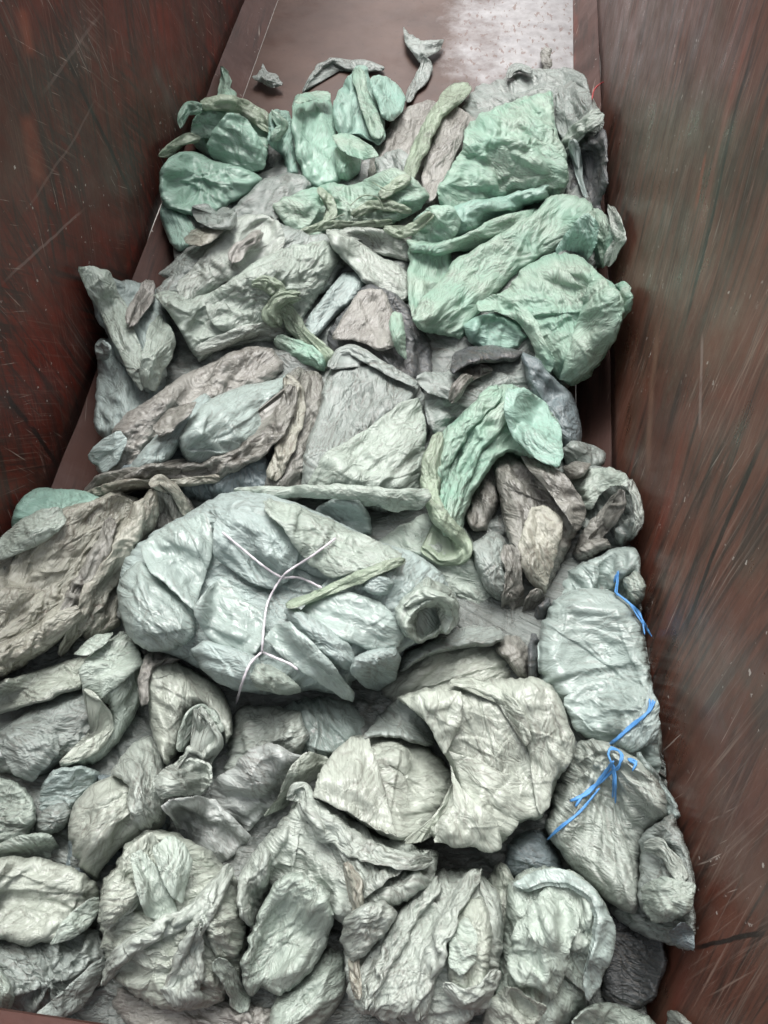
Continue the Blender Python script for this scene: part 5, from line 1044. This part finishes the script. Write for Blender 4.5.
e = thing('film_bundle', 'round swirled cream bag at the lower left with folded layers', 'film bundle', 45, 900)
body('lower_bag', [(-40,940),(0,935),(40,938),(80,925),(104,930),(110,960),(100,985),(78,1008),(40,1020),(0,1018),(-40,1010)], MAT['m'], 20, T=.20, lam=34, gather=(50,985), parent=e, panels=1)
body('swirl', [(-50,880),(-20,862),(10,855),(45,858),(75,868),(98,885),(101,904),(90,925),(68,940),(50,945),(40,942),(28,948),(0,940),(-50,945)], MAT['C'], -30, T=.20, lam=32, pl=1.4, cr=0.3, parent=e, panels=1)
P_('swirl_tip', [(48,946),(60,925),(76,908),(98,896),(100,908),(90,925),(72,940)], MAT['w'], -30, closed=False, lam=24, cr=.4, parent=e)
tag(P_('film_bundle', [(-30,965),(-5,962),(10,980),(15,1000),(5,1020),(-30,1030)], MAT['w'], 60, T=.10, lam=18), 'rounded white green lump cut by the left edge at the bottom corner', 'film bundle')
tag(P_('film_bundle', [(118,985),(150,995),(200,1000),(240,1000),(280,1010),(280,1040),(180,1050),(130,1030),(112,1005)], MAT['p'], 10, T=.07, lam=16, pl=1.4), 'dim dirty film along the bottom edge under the round twisted bale', 'film bundle')
tag(P_('film_bundle', [(268,1040),(270,1010),(282,985),(308,965),(330,945),(346,955),(348,985),(340,1005),(318,1030),(300,1045)], MAT['w'], -40, T=.14, lam=40, cr=.3, pl=.4), 'smooth shiny pouch at the bottom edge below the pointed crumpled bag', 'film bundle')
e = thing('film_bale', 'round cream bale criss crossed by pleated straps at the lower left', 'bale', 180, 930)
body('bale_body', [(98,912),(102,885),(116,865),(125,846),(150,830),(176,832),(200,845),(222,862),(238,880),(246,910),(246,945),(240,980),(215,1005),(180,1012),(150,1005),(122,985),(104,955)], MAT['c'], 10, T=.28, lam=26, pl=1.2, parent=e, panels=1)
P_('left_layer', [(100,905),(104,885),(118,872),(132,880),(142,895),(130,910),(112,925),(102,925)], MAT['c'], -30, T=.05, lam=12, pl=1.6, parent=e)
P_('inner_panel', [(130,856),(142,848),(156,866),(170,892),(178,915),(160,922),(146,916),(136,890)], MAT['w'], 60, closed=False, lam=22, cr=.5, parent=e)
P_('light_panel', [(152,848),(170,834),(186,846),(192,862),(188,880),(184,904),(172,898),(160,872)], MAT['w'], 80, closed=False, lam=22, cr=.5, parent=e)
P_('right_layer', [(206,905),(222,880),(238,890),(246,915),(244,945),(232,962),(214,955),(204,930)], MAT['c'], 10, T=.06, lam=14, pl=1.6, parent=e)
S_('strap', [(104,982,6),(112,964,9),(132,944,11),(160,930,10),(186,918,10),(206,900,10),(220,884,9),(230,868,7)], MAT['h'], pl=1.7, T=.8, parent=e)
S_('strap', [(230,866,5),(222,884,7),(212,904,8),(200,925,8),(190,938,9)], MAT['h'], pl=1.5, T=.7, parent=e)
S_('fanned_end', [(200,928,6),(196,945,10),(190,965,13),(182,985,17),(178,1006,20)], MAT['h'], pl=1.9, T=.6, parent=e)
S_('bottom_fold', [(216,960,8),(228,975,10),(238,995,11),(244,1012,8)], MAT['w'], pl=.6, parent=e)

tag(P_('film_bundle', [(486,880),(498,862),(508,866),(518,888),(528,910),(520,922),(505,944),(496,935),(490,905)], MAT['c'], 60, T=.12, lam=24, cr=.5), 'plain cream bag side wedged between the two crumpled bottom bales', 'film bundle')
e = thing('film_bale', 'round pale green bale wrapped in a large smooth bag at the bottom right', 'bale', 555, 940)
body('bale_body', [(500,950),(505,915),(508,885),(524,870),(548,866),(575,872),(598,892),(612,918),(614,948),(606,975),(590,1000),(575,1020),(555,1040),(510,1045),(480,1030),(485,1000),(495,970)], MAT['w'], 70, T=.28, lam=34, cr=0.6, parent=e, panels=1)
P_('outer_wrap', [(512,885),(530,872),(556,868),(582,878),(604,902),(614,930),(612,958),(600,985),(588,1002),(582,980),(592,950),(598,920),(590,898),(570,884),(545,882),(525,890)], MAT['S'], 60, closed=False, lam=24, cr=0.3, parent=e)
P_('inner_crumple', [(515,925),(530,905),(545,895),(572,900),(580,920),(572,945),(566,975),(552,1000),(535,990),(518,985),(508,965)], MAT['w'], 65, closed=False, lam=26, cr=1.5, parent=e)
P_('bottom_flap', [(486,1004),(505,985),(528,995),(548,1006),(540,1022),(526,1040),(480,1045)], MAT['c'], 50, closed=False, lam=20, parent=e)
e = thing('film_bale', 'densely crumpled bale with twisted straps at the bottom centre', 'bale', 430, 940)
body('bale_body', [(342,955),(346,925),(362,900),(385,882),(415,872),(450,868),(480,872),(500,890),(504,915),(500,950),(500,985),(488,1008),(462,1026),(430,1034),(395,1030),(365,1010),(348,985)], MAT['h'], 70, T=.27, lam=24, pl=1.5, cr=1.1, parent=e, panels=1)
P_('right_layers', [(452,920),(465,900),(482,896),(490,915),(492,950),(486,985),(470,1000),(450,992),(446,955)], MAT['c'], 75, T=.07, lam=18, cr=1.4, parent=e)
P_('front_fold', [(450,930),(466,918),(478,935),(476,960),(462,975),(448,965)], MAT['w'], 20, closed=False, lam=16, cr=.8, parent=e)
P_('white_sheet', [(345,990),(372,950),(398,915),(420,895),(440,905),(440,940),(425,975),(410,1010),(385,1022),(360,1012)], MAT['h'], -60, closed=False, lam=20, pl=1.8, parent=e)
S_('strap', [(480,870,6),(466,886,9),(452,910,10),(440,940,11),(430,970,10),(422,1000,9),(418,1020,6)], MAT['h'], pl=1.5, T=.7, parent=e)
S_('strap', [(438,880,8),(418,900,10),(404,925,10),(388,955,9),(375,985,8),(366,1010,6)], MAT['h'], pl=1.6, T=.6, parent=e)
S_('bottom_fold', [(444,985,6),(465,1000,9),(485,992,7),(498,970,6)], MAT['h'], pl=1.2, parent=e)
e = thing('film_bundle', 'pointed crumpled bag hanging at bottom centre with a gathered knot above', 'film bundle', 310, 900)
body('upper_crumple', [(252,860),(262,838),(285,815),(300,795),(318,792),(345,812),(380,836),(420,846),(440,850),(432,880),(410,898),(386,912),(360,930),(330,915),(290,895),(262,885)], MAT['h'], 30, T=.24, lam=24, pl=1.6, cr=1.1, gather=(300,800), parent=e, panels=1)
P_('side_twists', [(238,880),(248,858),(262,842),(272,855),(268,885),(262,912),(250,930),(240,915)], MAT['h'], 95, T=.10, lam=12, pl=1.7, parent=e)
body('pouch', [(240,965),(250,935),(262,905),(275,880),(300,872),(328,890),(334,918),(326,945),(312,970),(295,988),(276,997),(262,985),(250,996),(243,985)], MAT['w'], -60, T=.16, lam=26, cr=1.2, parent=e, panels=0)
S_('knot', [(290,800,5),(294,788,6),(304,786,6),(308,800,7),(322,812,8),(334,826,6)], MAT['h'], pl=1.2, T=.9, parent=e)
S_('pleated_band', [(300,800,8),(320,822,12),(348,842,13),(380,856,12),(408,862,8),(432,862,5)], MAT['h'], pl=1.6, parent=e)
S_('hanging_strap', [(346,862,5),(356,885,7),(359,915,7),(356,945,7),(354,975,6),(358,1000,4)], MAT['o'], pl=1.2, T=.8, parent=e)
tag(P_('film_bundle', [(340,940),(344,918),(360,905),(385,900),(398,912),(384,935),(366,955),(352,962)], MAT['h'], -30, T=.08, lam=14, cr=1.2), 'small crinkled fold of film right of the hanging strap at bottom centre', 'film bundle')

e = thing('cream_bag', 'smooth domed cream bag with fine streaks in the lower centre', 'bag', 380, 790)
body('bag_body', [(312,796),(320,770),(336,748),(352,736),(375,738),(400,736),(424,744),(446,762),(456,780),(455,800),(444,822),(430,832),(405,840),(375,830),(345,812),(325,802)], MAT['C'], 8, T=.20, lam=50, pl=.9, cr=0.15, parent=e, panels=1)
S_('seam_fold', [(456,782,4),(450,806,6),(436,824,7),(420,836,6),(405,842,4)], MAT['c'], pl=.8, parent=e)
e = thing('cream_sheet', 'big creased cream sheet folded over in the lower right centre', 'film sheet', 490, 770)
P_('shaded_underside', [(362,738),(376,718),(395,700),(420,692),(440,700),(445,730),(430,748),(400,738),(380,736)], MAT['m'], 30, T=.08, lam=28, cr=.4, parent=e)
body('sheet', [(395,698),(415,692),(445,686),(456,676),(480,680),(510,678),(535,676),(550,684),(560,700),(568,722),(576,745),(570,765),(558,778),(552,800),(540,818),(520,822),(508,838),(496,850),(470,846),(440,842),(430,832),(448,812),(458,785),(450,762),(440,748),(424,720),(412,706)], MAT['C'], 62, T=.26, lam=60, pl=.8, cr=0.5, parent=e, panels=1)
P_('cone_fold', [(398,698),(420,694),(450,690),(462,694),(462,712),(456,735),(444,756),(436,735),(424,715)], MAT['C'], 70, closed=False, lam=34, cr=0.2, bw=.6, parent=e)
P_('lower_fold', [(450,762),(458,785),(478,805),(498,822),(500,846),(486,850),(455,845),(432,842),(446,818),(454,800)], MAT['C'], 60, closed=False, lam=26, cr=0.4, parent=e)
P_('right_fold', [(512,690),(530,682),(552,690),(566,718),(576,744),(566,768),(552,780),(550,805),(540,816),(534,790),(530,755),(520,720)], MAT['C'], 70, closed=False, lam=22, cr=0.5, parent=e)
S_('ridge', [(450,682,3),(470,682,5),(492,690,5),(512,702,5),(522,722,5),(528,745,4)], MAT['c'], pl=.9, parent=e)

e = thing('film_bundle', 'low grey green film at the bottom edge right of the round bale', 'film bundle', 620, 1015)
P_('wrap', [(560,1045),(575,1015),(598,1002),(620,1004),(650,1018),(672,1040),(640,1060),(580,1060)], MAT['w'], 20, T=.10, lam=22, parent=e)
tag(P_('film_scrap', [(666,1024),(668,1012),(676,1010),(690,1022),(700,1036),(680,1040)], MAT['h'], 20, T=.04, lam=10), 'small white crumpled corner at the bottom right against the wall', 'scrap')
C_('red_string', [(592,100),(594,90),(600,84),(604,82)], .004, RED) and None
for o in scene.objects:
    if o.name == 'red_string': tag(o, 'thin red string at the far right end of the film sheet', 'string')

GROUPS = {'green_bag': 'green bags at the far end of the heap', 'film_scrap': 'torn scraps of film lying loose', 'film_bale': 'tied and wrapped bales in the heap', 'film_bundle': 'loose bundles of grey film in the heap'}
for o in scene.objects:
    if o.parent is None and o.name.split('.')[0] in GROUPS: o['group'] = GROUPS[o.name.split('.')[0]]
